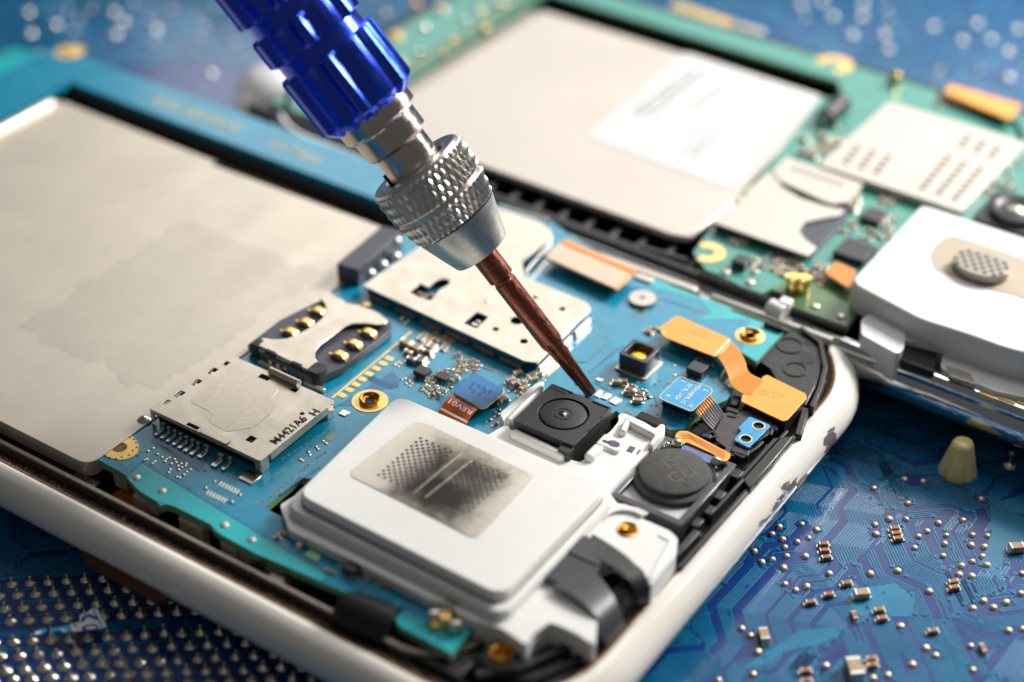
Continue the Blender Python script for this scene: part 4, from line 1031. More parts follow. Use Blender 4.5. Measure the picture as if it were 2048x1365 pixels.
mb = MB(); pts = [(c[0] - .3, c[1] - .12), (c[0] + .3, c[1] - .02)]; mb.line([(c[0] - .33, c[1] + .02), (c[0] + .02, c[1] - .04), (c[0] + .33, c[1] - .1)], .14, 1.132, 1.1328); mb.build('dark_band', mat('band_dark', lin(58, 52, 54), .6), RC)
mb = MB()
for (x, y, r) in ((1354, 884, .062), (1433, 920, .062)):
    q = at(x, y, 1.1); mb.lathe([(r, -.05), (r * 1.05, 0), (r * .8, r * .6), (r * .4, r * .85), (.001, r * .95)], (q[0], q[1], 1.08), 18, 0, False)
q = at(1334, 890, 1.07); mb.lathe([(.05, 0), (.03, .04), (.001, .05)], (q[0], q[1], 1.06), 12, 0, False)
mb.each('solder_ball', 'solder', RC, 0, 80)
mb = MB(); a = at(1370, 898, 1.08); b = at(1418, 918, 1.08); mb.box((a[0] + b[0]) / 2, (a[1] + b[1]) / 2, .95, 1.075, b[0] - a[0] + .1, .14, 0)
mb.build('coil_window', mat('coil_blue', lin(20, 70, 130), .08, .3, 0, 1, .5, 14, 1), RC, .01)
# orange strip of the receiver flex
mb = MB(); P = PP([(1350, 870), (1358, 862), (1375, 862), (1462, 908), (1458, 918), (1450, 925), (1436, 915), (1426, 908), (1372, 884), (1366, 890), (1352, 880)], 1.08)
mb.prism(rpoly(P, .03, 3), 1.065, 1.08); of = mb.build('flex_strip', 'orange', PA, .002)
mb = MB()
for k in range(4): mb.line(PP([(1361 + k, 868 + k * 3), (1376 + k, 868 + k * 3), (1450, 906 + k * 4)], 1.08), .008, 1.081, 1.0835)
mb.build('flex_trace', 'orange_dk', of)

# ------------------------------------------------------------------ flash lamp
ZL = 1.24
c = at(1279, 702, ZL); s = .37
mb = MB(); body = rpoly(crect(c[0], c[1], s, s), .035, 2); mb.prism(body, ZB + .03, ZL, 0, [rpoly(crect(c[0], c[1], s - .10, s - .10), .07, 4)])
FL = mb.build('flash_lamp', mat('flash_case', lin(60, 66, 72), .3, .3, .08, 50, .15, 10), PA, .012)
mb = MB(); mb.prism(rpoly(crect(c[0], c[1], s + .06, s + .06), .02, 2), ZB + .002, ZB + .03); mb.build('lamp_base', 'plateb', FL, .005)
mb = MB(); mb.prism(crect(c[0], c[1], s - .1, s - .1), ZB + .04, ZB + .12); mb.build('lamp_floor', 'white', FL)
mb = MB(); mb.lathe([(.12, 0), (.11, .03), (.06, .05), (.001, .055)], (c[0] - .0, c[1] - .0, ZB + .12), 28, 0, False); mb.build('phosphor_dome', 'yellow', FL, 0, 80)
mb = MB(); mb.box(c[0], c[1] + s / 2 - .054, ZB + .06, ZL - .02, s - .12, .004); mb.build('reflector', mat('reflector_amber', lin(130, 96, 56), .3, .8, .4, 70, .4, 30), FL)

# ------------------------------------------------------------------ beige topped connector with orange fringe
ZO = 1.16
P = PP([(1088, 516), (1112, 490), (1128, 484), (1262, 545), (1268, 552), (1235, 578), (1225, 577)], ZO)
mb = MB(); mb.prism(rpoly(PP([(1090, 514), (1116, 486), (1261, 548), (1230, 577)], ZO), .03, 3), ZO - .02, ZO); BC = mb.build('ribbon_connector', mat('beige_stiffener', lin(218, 196, 172), .5, .1, .03, 30, .04, 5), PA, .004)
mb = MB(); mb.prism(rpoly(PP([(1088, 517), (1125, 480), (1272, 545), (1234, 581)], ZO - .02), .03, 3), ZO - .036, ZO - .022); a = at(1132, 486, ZO - .02); b = at(1268, 545, ZO - .02)
mb.build('orange_backing', 'orange', BC, .003)
mb = MB()
for k in range(14):
    t = k / 13; q = (a[0] + (b[0] - a[0]) * t, a[1] + (b[1] - a[1]) * t); mb.box(q[0], q[1] + .01, ZO - .021, ZO + .006, .045, .09)
mb.each('fringe', 'orange', BC, .004)
mb = MB(); c = at(1175, 545, ZB + .05); mb.box(c[0] + .05, c[1] + .1, ZB + .003, ZO - .04, .8, .2); mb.build('connector_socket', 'blackdk', BC)
mb = MB(); c = at(1288, 556, ZB + .02); mb.prism(rpoly(crect(c[0], c[1], .25, .12), .03, 2), ZB - .08, ZB + .03); mb.build('pale_foot', 'plateb', PA, .01)

# ------------------------------------------------------------------ orange ribbon: upper plug, neck, lower pad
ZP = 1.17
up = PP([(1323, 668), (1319, 655), (1352, 632), (1362, 634), (1458, 677), (1463, 684), (1440, 710), (1430, 714), (1330, 675)], ZP)
mb = MB(); mb.prism(rpoly(up, .02, 2), ZP - .016, ZP); OR = mb.build('ribbon_plug', 'orange', PA, .004)
mb = MB(); c = at(1385, 690, ZB + .07); mb.box(c[0] + .0, c[1] + .13, ZB + .003, ZP - .02, .68, .16, 0); mb.build('connector_socket', 'blackdk', OR)
A0 = at(1462, 683, ZP - .016); B0 = at(1434, 712, ZP - .016)
Lr = []; Rl = []
ctrlL = [(1462, 683, 1.155), (1478, 700, 1.15), (1490, 722, 1.12), (1496, 742, 1.09), (1508, 752, 1.07), (1528, 760, 1.06)]
ctrlR = [(1434, 712, 1.155), (1446, 728, 1.15), (1456, 750, 1.11), (1462, 768, 1.08), (1480, 784, 1.065), (1502, 790, 1.06)]
def cr(P, t):
    n = len(P) - 1; x = t * n; i = min(n - 1, int(x)); f = x - i
    g = lambda k: Vector(P[max(0, min(n, k))])
    p0, p1, p2, p3 = g(i - 1), g(i), g(i + 1), g(i + 2)
    return .5 * ((2 * p1) + (-p0 + p2) * f + (2 * p0 - 5 * p1 + 4 * p2 - p3) * f * f + (-p0 + 3 * p1 - 3 * p2 + p3) * f ** 3)
for k in range(19):
    t = k / 18; q = cr(ctrlL, t); Lr.append((*at(q.x, q.y, q.z), q.z)); q = cr(ctrlR, t); Rl.append((*at(q.x, q.y, q.z), q.z))
mb = MB(); mb.ribbon(Lr, Rl, .012); neck = mb.build('ribbon_neck', 'orange', OR, 0, 60)
mb = MB()
for k in range(9):
    s = .08 + k * .105; mb.tube([Vector(a).lerp(Vector(b), s) + Vector((0, 0, .0005)) for a, b in zip(Lr, Rl)], .0045, 5)
mb.build('ribbon_trace', 'orange_dk', OR)
mb = MB()
a = Vector(Lr[0]); b = Vector(Rl[0]); mb.line([(a.x - .02, a.y), (b.x - .02, b.y)], .02, ZP, ZP + .004); mb.build('white_bar', 'ink', OR)
mb = MB(); c = at(1329, 665, ZP); mb.cyl(c[0], c[1], .02, ZP, ZP + .003, 12); mb.build('plug_mark', 'mirror', OR)
lo = PP([(1502, 789), (1510, 777), (1522, 765), (1524, 752), (1534, 747), (1612, 785), (1614, 794), (1575, 838), (1566, 840), (1482, 800), (1486, 785)], 1.08)
mb = MB(); mb.prism(rpoly(lo, .02, 2), 1.045, 1.06); mb.build('ribbon_pad', 'orange', OR, .003)
mb = MB()
for (x, y, r1, r2) in ((1528, 786, .06, .045), (1528, 786, .035, .026), (1550, 783, .05, .04), (1565, 792, .045, .03), (1547, 795, .02, .014), (1400, 668, .10, .05), (1385, 662, .07, .035)):
    z = 1.06 if x > 1480 else ZP
    c = at(x, y, z); mb.prism(circ(c[0], c[1], r1, 20, r2), z + .0005, z + .0015, 0, [circ(c[0], c[1], r1 - .006, 20, r2 - .005)])
mb.build('worn_scribble', mat('scribble_tan', lin(196, 132, 58), .5), OR)
mb = MB(); c = at(1550, 815, .95); mb.prism(clean(PP([(1488, 806), (1570, 846), (1612, 800), (1540, 760)], 1.04), .02), .82, 1.038); mb.build('pad_holder', 'black', OR, .015)

# ------------------------------------------------------------------ small blue sensor board with lettering and its grey cable
ZN = 1.17
P = [(1318, 806), (1320, 801), (1359, 757), (1366, 755), (1421, 774), (1425, 782), (1423, 790), (1392, 822), (1385, 825), (1325, 802)]
P = [QF(258, 510), QF(275, 480), QF(520, 240), QF(560, 232), QF(960, 370), QF(995, 410), QF(985, 450), QF(730, 690), QF(690, 705), QF(290, 540)]
pb = rpoly(PP(P, ZN), .02, 2)
mb = MB(); mb.prism(pb, ZN - .022, ZN - .002); SB = mb.build('sensor_board', 'blueboard', PA, .004)
cu = sum(p[0] for p in pb) / len(pb); cv = sum(p[1] for p in pb) / len(pb)
mb = MB(); mb.prism(pb, ZN - .0015, ZN + .0005, 0, [[(cu + (x - cu) * .965, cv + (y - cv) * .965) for x, y in pb]]); mb.build('board_outline', 'cream', SB)
mb = MB()
th = at(*QF(540, 600), ZN); 
def fl(t, x, y, size, a): c = at(*QF(x, y), ZN); text_mb(t, size, mb, c[0], c[1], ZN + .0008, a, 0, .0008)
vdir = lambda p, q: math.atan2(at(*QF(*q), ZN)[1] - at(*QF(*p), ZN)[1], at(*QF(*q), ZN)[0] - at(*QF(*p), ZN)[0])
ang = vdir((810, 340), (570, 590))
fl('MS01REV0.1C', 695, 470, .072, ang); fl('SY FL: 1424', 588, 435, .072, ang)
fl('1', 590, 295, .075, ang); fl('2', 895, 418, .075, ang); fl('9', 378, 485, .075, ang); fl('10', 700, 625, .07, ang)
mb.build('white_lettering', 'ink', SB)
mb = MB(); c = at(1362, 800, ZB + .06); mb.box(c[0] + .03, c[1] + .02, ZB + .004, ZN - .024, .40, .34); mb.build('connector_socket', 'blackdk', SB, .01)
# cable: orange root then grey strands
ctrlL = [(1419, 790, 1.15), (1428, 800, 1.14), (1437, 812, 1.08), (1447, 828, .98)]; ctrlR = [(1392, 824, 1.15), (1400, 834, 1.13), (1410, 848, 1.05), (1424, 862, .97)]
L1 = []; R1 = []
for k in range(13):
    t = k / 12; q = cr(ctrlL, t); L1.append((*at(q.x, q.y, q.z), q.z)); q = cr(ctrlR, t); R1.append((*at(q.x, q.y, q.z), q.z))
mb = MB(); mb.ribbon(L1[:5], R1[:5], .01, 0); mb.ribbon(L1[4:], R1[4:], .01, 1)
for k in range(8):
    s = .06 + k * .125; mb.tube([Vector(a).lerp(Vector(b), s) + Vector((0, 0, .003)) for a, b in zip(L1[4:], R1[4:])], .014, 6, 2)
    mb.tube([Vector(a).lerp(Vector(b), s) + Vector((0, 0, .002)) for a, b in zip(L1[:5], R1[:5])], .008, 6, 3)
mb.build('sensor_cable', ['orange', 'ic', mat('strand_silver', lin(190, 184, 184), .35, .5), 'orange_dk'], SB, 0, 60)
# dark flex plate it runs to, with small two hole board
mb = MB(); P = PP([(1430, 862), (1448, 826), (1480, 820), (1500, 820), (1545, 842), (1548, 862), (1470, 912), (1440, 908), (1452, 895), (1432, 880)], .98)
mb.prism(clean(P), .955, .975); DF = mb.build('sensor_flex', mat('dark_flex', lin(62, 58, 58), .45, 0, .1, 40, .15, 12), PA, .003)
ZH = 1.02
P = [QF(1340, 930), QF(1490, 775), QF(1530, 785), QF(1760, 880), QF(1780, 910), QF(1500, 1190), QF(1480, 1200), QF(1295, 1100), QF(1290, 1075), QF(1380, 970)]
h1 = at(*QF(1620, 900), ZH); h2 = at(*QF(1445, 1080), ZH)
mb = MB(); mb.prism(clean(PP(P, ZH)), ZH - .025, ZH, 0, [circ(*h1, .062, 20), circ(*h2, .062, 20)]); HB = mb.build('sensor_plate', 'blueboard', PA, .004)
mb = MB()
for h in (h1, h2): mb.ring(*h, .078, .062, ZH, ZH + .003, 24)
mb.each('hole_ring', 'cream', HB)
mb = MB(); mb.prism(clean(PP([QF(1300, 1090), QF(1500, 790), QF(1770, 900), QF(1490, 1190)], .99)), .90, ZH - .027); mb.build('plate_backing', 'graycam', HB)
mb = MB()
for (x, y) in ((1395, 935), (1480, 945), (1545, 1000), (1590, 985), (1500, 1000), (1530, 1030)): c = at(*QF(x, y), ZH); mb.cyl(c[0], c[1], .007, ZH, ZH + .002, 8)
mb.each('plate_mark', 'pcb_dark', HB)
# dark hooks around it
mb = MB()
for pts in ([(1350, 690), (1400, 640), (1460, 640), (1720, 740), (1750, 790), (1720, 830)], [(1190, 750), (1290, 770), (1350, 740)], [(1780, 1020), (1800, 950), (1850, 880)], [(1680, 1100), (1600, 1180), (1400, 1320), (1270, 1260)], [(900, 1000), (1000, 960), (1050, 1030), (960, 1050)]):
    mb.line([at(*QF(*p), .99) for p in pts], .045, .90, .985)
mb.each('cable_guide', 'blackdk', INF, .012)
mb = MB()
for (x, y, sx, sy) in ((1260, 690, .16, .09), (905, 1040, .13, .09), (1370, 1180 + 70, .22, .12), (1820, 920, .12, .1), (1300, 560, .1, .2)):
    c = at(*QF(x, y), .98); mb.box(c[0], c[1], .88, .99, sx, sy, .2)
mb.each('guide_post', 'graycam', INF, .02)
# grey-black foam on the board edge and the loose hair
mb = MB(); c = at(1302, 838, 1.1); mb.box(c[0], c[1], ZB + .0, 1.10, .34, .15, .0); mb.build('foam_block', mat('foam', lin(48, 48, 50), .9, 0, .6, 120, .2, 30), PA, .02)
mb = MB(); mb.tube([(*at(1378, 823, 1.1), 1.1), (*at(1384, 832, 1.12), 1.12), (*at(1378, 836, 1.1), 1.1), (*at(1390, 845, 1.06), 1.06), (*at(1402, 850, 1.08), 1.08), (*at(1405, 862, 1.0), 1.0)], .003, 5)
mb.build('hair', mat('hair_brown', lin(120, 98, 76), .6), PA)

# ------------------------------------------------------------------ black forked flex strap
ZT = 1.2
P = PP([(1057, 1138), (1142, 1055), (1150, 1053), (1180, 1066), (1100, 1170), (1065, 1155)], ZT)
mb = MB()
def strap(LC, RC_, th=.02):
    a = []; b = []
    for k in range(17):
        t = k / 16; q = cr(LC, t); a.append((*at(q.x, q.y, q.z), q.z)); q = cr(RC_, t); b.append((*at(q.x, q.y, q.z), q.z))
    mb.ribbon(a, b, th)
mb.prism(rpoly(PP([(1058, 1140), (1140, 1056), (1225, 1098), (1190, 1150), (1150, 1180)], 1.20), .02, 2), 1.17, 1.20)
strap([(1185, 1068, 1.21), (1225, 1092, 1.22), (1262, 1120, 1.22), (1290, 1155, 1.18), (1300, 1190, 1.02), (1296, 1210, .85)], [(1170, 1095, 1.21), (1200, 1120, 1.22), (1235, 1140, 1.22), (1262, 1165, 1.18), (1275, 1200, 1.0), (1275, 1215, .85)])
strap([(1180, 1135, 1.2), (1205, 1160, 1.2), (1228, 1195, 1.13), (1245, 1230, 1.0), (1250, 1262, .85)], [(1105, 1172, 1.2), (1150, 1195, 1.21), (1190, 1230, 1.16), (1205, 1265, 1.04), (1215, 1300, .85)])
STR = mb.build('flex_strap', mat('strap_black', lin(56, 56, 57), .38, 0, .15, 24, .12, 4), PA, .004, 55)
mb = MB(); c = at(1165, 1095, 1.24); mb.prism(rpoly(PP([(1125, 1098), (1160, 1068), (1225, 1100), (1195, 1130)], 1.22), .03, 3), 1.198, 1.215); mb.build('strap_patch', mat('strap_grey', lin(64, 64, 66), .45), STR, .006)
# headset jack and lower left corner shapes
mb = MB(); a = at(700, 1225, .92); b = at(800, 1250, .92)
mb.tube([(*at(688, 1222, .85), .85), (*at(700, 1226, .86), .86), (*at(790, 1262, .86), .86)], [.20, .24, .24], 20)
JK = mb.build('headset_jack', 'blackdk', PA, 0, 50)
mb = MB(); mb.box(*at(840, 1290, .84), .6, .86, 1.2, .35); mb.box(*at(700, 1240, .8), .5, .80, .4, .3); mb.each('jack_housing', 'black', JK, .03)
c = at(1003, 1308, .95)
mb = MB(); mb.ring(c[0], c[1], .19, .12, .80, .93, 30); bb = mb.build('screw_boss', 'black', PA, .02)
mb = MB(); mb.lathe([(.13, 0), (.13, .03), (.115, .04), (.09, .03), (.085, -.06)], (c[0], c[1], .93), 28, 0, False); mb.cyl(c[0], c[1], .09, .86, .90, 20)
mb.build('brass_insert', 'brass', bb, 0, 50)
# ================================================================== PHONE B (chrome rim, green board) behind
PB = thing('disassembled_phone', 'opened phone with chrome rim, green board and white sticker on its metal plate', 'phone', (0, 6.6, .35), YB)
PQ = lambda pts, z, zm=None: PP(pts, z, zm, YB)
aq = lambda x, y, z: at(x, y, z, YB)
R1 = Z(1248, 0, 2.5275); R2 = Z(1348, 300, 2.844); R7 = Z(800, 0, 2.73); RS = Z(1640, 540, 5.02)
BU0, BU1, BV0, BV1, RB = -8.2, 6.3, 3.55, 10.28, 1.3
mb = MB()
prof = [(0, .93), (.06, .93), (.12, .90), (.15, .84), (.13, .78), (.16, .74), (.20, .62), (.20, .52), (.15, .42), (.08, .36), (0, .35)]
sweep(mb, prof, BU0, BU1, BV0, BV1, RB, 14)
mb.build('chrome_rim', 'chrome', PB, 0, 50)
mb = MB(); mb.prism(rrect(BU0, BU1, BV0, BV1, RB, -.02), .40, .50); mb.build('chassis_floor', 'blackdk', PB)
mb = MB(); sweep(mb, [(-.02, .5), (-.02, .98), (-.05, 1.0), (-.14, 1.0), (-.17, .98), (-.17, .5)], BU0, 1.9, BV0, BV1, RB); mb.build('inner_wall', 'black', PB, 0, 40)
# ribbed black side between plate and rim
mb = MB()
a = aq(950, 345, .9); b = aq(1390, 490, .9)
for k in range(13):
    u = a[0] - .9 + k * .42; mb.box(u, 4.0, .5, .86, .10, .5)
mb.box(-4.6, 3.82, .5, .90, 7.6, .12); mb.each('side_rib', 'black', PB, .02)
mb = MB(); q = aq(1340, 525, .95); mb.tube([(q[0] - .5, q[1] + .05, .92), (q[0] + .2, q[1] + .1, .94)], .09, 10); q2 = aq(1480, 560, 1.0); mb.tube([(q2[0] - .5, 3.62, .98), (q2[0] + 1.6, 3.62, .98)], .05, 8); mb.each('antenna_cable', 'black', PB)
mb = MB(); q = aq(1650, 675, .95); mb.tube([(q[0] - 1.6, q[1] - .02, .9), (q[0] + .12, q[1] - .02, .9)], [.07, .1], 14); mb.build('rim_cap', 'steel', PB, 0, 50)
# battery plate with the white sticker
ZPB = 1.0
P = PQ([(1086, 22), (1638, 194), (1525, 348), (1422, 435), (1418, 459), (1378, 475), (950, 336), (905, 312), (822, 183)], ZPB)
mb = MB(); mb.prism([(-6.45, 8.95), (-1.25, 8.95), (-.83, 6.2), (-.83, 4.9), (-.86, 4.32), (-1.15, 4.22), (-6.45, 4.22)], .90, ZPB); BP = mb.build('battery_plate', 'plateb', PB, .03)
mb = MB(); mb.prism([(-6.75, 4.3), (-6.5, 4.3), (-6.5, 9.0), (-6.75, 9.0)], .7, .93); mb.build('plate_shoulder', 'gunmetal', PB, .03)
st = rpoly(PQ([(1371, 106), (1638, 192), (1462, 380), (1174, 275)], ZPB), .12, 4)
mb = MB(); mb.prism(st, ZPB + .001, ZPB + .008); ST = mb.build('sticker', 'paper', BP)
c0, c1, c2, c3 = PQ([(1371, 106), (1638, 192), (1462, 380), (1174, 275)], ZPB)
sx = min(c0[0], c3[0]); sy = min(c2[1], c3[1]); ex = max(c1[0], c2[0]); ey = max(c0[1], c1[1])
mb = MB(); rnd = random.Random(3)
def scr_line(x, y0, y1, wd):
    y = y0
    while y < y1:
        l = rnd.uniform(.03, .09); mb.box(x + rnd.uniform(-.012, .012), y + l / 2, ZPB + .0085, ZPB + .0095, wd * rnd.uniform(.5, 1), l * .7); y += l
W_, H_ = ex - sx, ey - sy
for x, a, b, wd in ((.14, .30, .85, .06), (.19, .30, .9, .06), (.24, .35, .88, .06), (.36, .50, .92, .05), (.42, .50, .80, .05), (.60, .12, .35, .05), (.66, .12, .40, .05), (.72, .1, .7, .03), (.80, .2, .8, .03), (.86, .1, .9, .02), (.55, .75, .95, .04)):
    scr_line(sx + W_ * x, sy + H_ * a, sy + H_ * b, wd)
mb.build('small_print', 'inkgray', ST)
# black deep slot beyond the plate and green boards round the bay
mb = MB(); mb.prism([(-7.0, 9.02), (-.95, 9.02), (-.95, 9.55), (-7.0, 9.55)], .5, .62); mb.build('bay_slot', 'blackdk', PB)
ZG = 1.0
far = [(-8.0, 9.58), (-1.30, 9.52), (-.95, 9.05)]
near = PQ([(1640, 196), (1560, 300), (1430, 440), (1400, 485), (1385, 505), (1410, 540), (1429, 547), (1480, 572), (1524, 588), (1546, 577), (1566, 586), (1594, 620), (1645, 640), (1693, 657), (1717, 623), (1735, 600)], ZG)
pol = far + near + [(5.9, 4.9), (5.9, 9.6), (5.3, 10.12), (-7.9, 10.12)]
mb = MB(); mb.prism(clean(pol), .90, ZG, 0, (), 1); GB = mb.build('circuit_board', ['pcbg', 'pcb_edge'], PB, .01)
mb = MB(); mb.prism(PQ([(1545, 580), (1566, 588), (1594, 620), (1645, 640), (1693, 655), (1717, 625), (1735, 600), (1680, 575), (1620, 560), (1570, 560)], ZG), ZG + .001, ZG + .003); mb.each('bare_laminate', 'pcbg_olive', GB)
mb = MB(); mb.prism([(-8.0, 3.9), (-6.8, 3.9), (-6.8, 9.55), (-8.0, 9.55)], .90, ZG); B2 = mb.build('lower_board', 'pcbg', PB, .01)
mb = MB(); mb.prism([(-7.05, 5.0), (-6.82, 5.0), (-6.82, 9.5), (-7.05, 9.5)], ZG + .001, ZG + .004); mb.each('bare_laminate', 'pcbg_olive', B2)
rnd = random.Random(9); mb = MB(); mb2 = MB()
for (x, y, r, k) in ((790, 75, .14, 0), (850, 60, .07, 1), (905, 85, .07, 0), (840, 110, .06, 1), (970, 60, .08, 0), (880, 20, .16, 1), (830, 10, .1, 0), (1000, 10, .16, 1), (770, 30, .1, 1), (960, 25, .08, 0), (800, 130, .1, 0), (930, 45, .06, 1), (885, 110, .06, 0)):
    c = aq(x, y, ZG); (mb if k == 0 else mb2).lathe([(r, 0), (r * .8, .05), (r * .3, .08)], (c[0], c[1], ZG), 12)
mb.each('gold_pad', 'gold', B2); mb2.each('solder_pad', 'solder', B2)
# gold comb row on the far strip
mb = MB()
for k in range(16):
    c = aq(1350 + k * 7.5, 12 + k * 2.4, ZG); mb.box(c[0], c[1], ZG, ZG + .01, .05, .25)
mb.each('comb_pad', 'gold', GB)
mb = MB(); c = aq(1500, 58, ZG); mb.box(c[0], c[1], ZG, ZG + .02, .5, .16); mb.build('pale_patch', 'tin', GB, .01)
for (x, y, ro, ri, a0, a1) in ((1668, 130, .30, .12, -60, 200), (1415, 506, .24, .10, -100, 150)):
    c = aq(x, y, ZG); mb = MB(); pts = [(c[0] + (ro + ri) / 2 * math.cos(R(a0 + (a1 - a0) * k / 20)), c[1] + (ro + ri) / 2 * math.sin(R(a0 + (a1 - a0) * k / 20))) for k in range(21)]
    mb.line(pts, ro - ri, ZG + .001, ZG + .01); mb.build('screw_ring', 'gold', GB)
c = aq(1668, 220, ZG + .15); mb = MB(); mb.tube([(c[0] - .05, c[1] + .38, ZG + .1), (c[0] - .02, c[1] - .25, ZG + .1)], .15, 16); j = mb.build('motor_can', 'black', GB, 0, 50)
mb = MB(); mb.tube([(c[0] - .02, c[1] - .24, ZG + .1), (c[0] - .02, c[1] - .30, ZG + .1)], .09, 12); mb.build('motor_tip', 'tin', GB)
mb = MB(); c = aq(1788, 165, ZG); mb.box(c[0], c[1], ZG, ZG + .12, .16, .12); mb.tube([(c[0] + .03, c[1] - .12, ZG + .05), (c[0] + .03, c[1] - .02, ZG + .16)], .08, 10); mb.build('gold_spring', mat('bright_gold', lin(250, 208, 70), .25, 1), GB, .02)
mb = MB(); mb.prism(PQ([(1888, 185), (1900, 168), (2045, 210), (2020, 240)], 1.14), 1.12, 1.14); mb.prism(PQ([(1895, 190), (2030, 225), (2025, 240), (1890, 205)], 1.0), 1.003, 1.1, 0); mb.build('ribbon_connector', 'orange', GB, .02)
# shield with dotted embossing
mb = MB(); S4 = PQ([(1766, 204), (2043, 277), (1936, 431), (1648, 330)], 1.13)
us = [p[0] for p in S4]; vs = [p[1] for p in S4]
U0, U1, V0, V1 = (S4[0][0] + S4[3][0]) / 2, (S4[1][0] + S4[2][0]) / 2, (S4[2][1] + S4[3][1]) / 2, (S4[0][1] + S4[1][1]) / 2
mb.prism(rpoly(rect((U0, V0), (U1, V1)), .06, 3), ZG + .02, 1.13); SH = mb.build('shield_can', 'plateb', PB, .02)
mb = MB()
for (x0, y0, nx, ny, dx, dy, ex_, ey_) in ((1180, 745, 3, 4, 78, 24, -20, 26), (1740, 690, 3, 3, 75, 28, -18, 24), (1640, 795, 3, 7, 82, 28, -22, 26)):
    for i in range(nx):
        for j_ in range(ny):
            c = aq(*R1(x0 + i * dx + j_ * ex_, y0 + i * dy + j_ * ey_), 1.13); mb.cyl(c[0], c[1], .055, 1.131, 1.135, 10)
mb.each('embossed_dot', mat('dot_taupe', lin(110, 100, 86), .6, .2), SH)
# SIM and card reader
mb = MB(); mb.prism(rpoly(PQ([(1422, 443), (1535, 345), (1552, 348), (1562, 372), (1600, 396), (1650, 412), (1690, 420), (1672, 432), (1640, 438), (1605, 446), (1598, 462), (1612, 480), (1632, 494), (1615, 512)], 1.14), .03, 2), 1.115, 1.14); CR = mb.build('card_slot', 'plateb', PB, .01)
mb = MB(); mb.prism(PQ([(1430, 446), (1540, 350), (1700, 410), (1690, 440), (1625, 505)], 1.1), ZG + .003, 1.105); mb.build('slot_body', 'grayblue', CR, .01)
mb = MB(); mb.prism(rpoly(PQ([(1545, 343), (1572, 314), (1727, 368), (1700, 404), (1668, 408), (1650, 403), (1560, 362)], 1.16), .03, 3), 1.135, 1.16); mb.build('slot_bridge', 'plateb', CR, .01)
mb = MB(); mb.prism(PQ([(1552, 352), (1575, 372), (1640, 398), (1690, 408), (1672, 420), (1600, 400), (1560, 378), (1540, 358)], 1.125), 1.108, 1.1405 - .03); mb.build('slot_gap', 'blackdk', CR)
mb = MB()
for k in range(7): c = aq(1590 + k * 15, 338 + k * 5.2, 1.16); mb.box(c[0], c[1], 1.1605, 1.163, .05, .11)
mb.each('stamp_mark', 'inkgray', CR)
mb = MB()
for k in range(4): c = aq(1474 + k * 8, 405 - k * 8, 1.14); mb.box(c[0], c[1], 1.141, 1.148, .05, .05, .4, k % 2)
mb.each('contact_spring', ['inkdk', 'gold'], CR)
# chips and small parts
def icB(x, y, s, h): 
    c = aq(x, y, ZG + h); mb = MB(); mb.box(c[0], c[1], ZG + .01, ZG + h, s, s); return mb.build('integrated_circuit', 'ic', GB, .01)
icB(1748, 429, .30, .09); icB(1711, 498, .44, .10); icB(1483, 518, .2, .12)
bc = {}
def putB(kind, pts):
    src = bcap[kind]
    for p in pts:
        c = aq(p[0], p[1], ZG); place(src, kind not in bc, GB, c[0], c[1], ZG, random.choice((0, R(90)))); bc[kind] = 1
bcap = {'sm': chip('chip_capacitor', .08, .045, .04, 'captan'), 'mid': chip('chip_capacitor', .13, .08, .07, 'captan'), 'dk': chip('chip_resistor', .09, .06, .04, 'ic')}
rnd = random.Random(21)
for (x0, y0, x1, y1, n, kd) in ((1460, 480, 1500, 492, 9, 'sm'), (1500, 520, 1560, 548, 14, 'sm'), (1560, 520, 1650, 560, 22, 'sm'), (1530, 500, 1620, 520, 8, 'dk'), (1700, 440, 1790, 480, 18, 'sm'), (1760, 395, 1800, 450, 12, 'sm'), (1700, 395, 1730, 430, 6, 'mid'), (1600, 280, 1680, 315, 14, 'mid'), (1620, 530, 1660, 570, 9, 'dk'), (1960, 330, 2040, 390, 18, 'sm'), (1630, 240, 1690, 290, 6, 'dk'), (1870, 185, 1900, 215, 6, 'dk'), (1640, 440, 1690, 475, 6, 'sm')):
    putB(kd, [(rnd.uniform(x0, x1), rnd.uniform(y0, y1)) for _ in range(n)])
mb = MB()
for (x, y) in ((1452, 546), (1500, 566), (1630, 614), (1683, 634), (1618, 512), (1680, 440)):
    c = aq(x, y, ZG); mb.lathe([(.065, 0), (.06, .02), (.03, .03)], (c[0], c[1], ZG), 14)
mb.each('test_point', 'tin', GB, 0, 60)
for (x, y) in ((1585, 570), (1606, 572)):
    c = aq(x, y, ZG + .08); mb = MB(); mb.lathe([(.09, -.08), (.09, 0), (.07, .06), (.10, .08), (.10, .14), (.06, .15)], (c[0], c[1], ZG + .08), 18); mb.build('antenna_socket', mat('socket_gold', lin(252, 214, 130), .22, 1), GB, 0, 40)
mb = MB(); mb.prism(PQ([(1648, 545), (1672, 522), (1712, 540), (1702, 574), (1695, 576)], 1.12), 1.10, 1.12); mb.build('flex_tab', mat('flex_amber', lin(226, 138, 60), .35), PB, .01)
mb = MB(); c = aq(1556, 612, 1.05); mb.tube([(c[0] - .12, c[1], 1.0), (c[0] + .12, c[1] - .05, 1.0)], .11, 12); mb.box(c[0] + .06, c[1] + .08, .9, 1.12, .16, .16); mb.build('white_key', 'white2', PB, .02, 50)
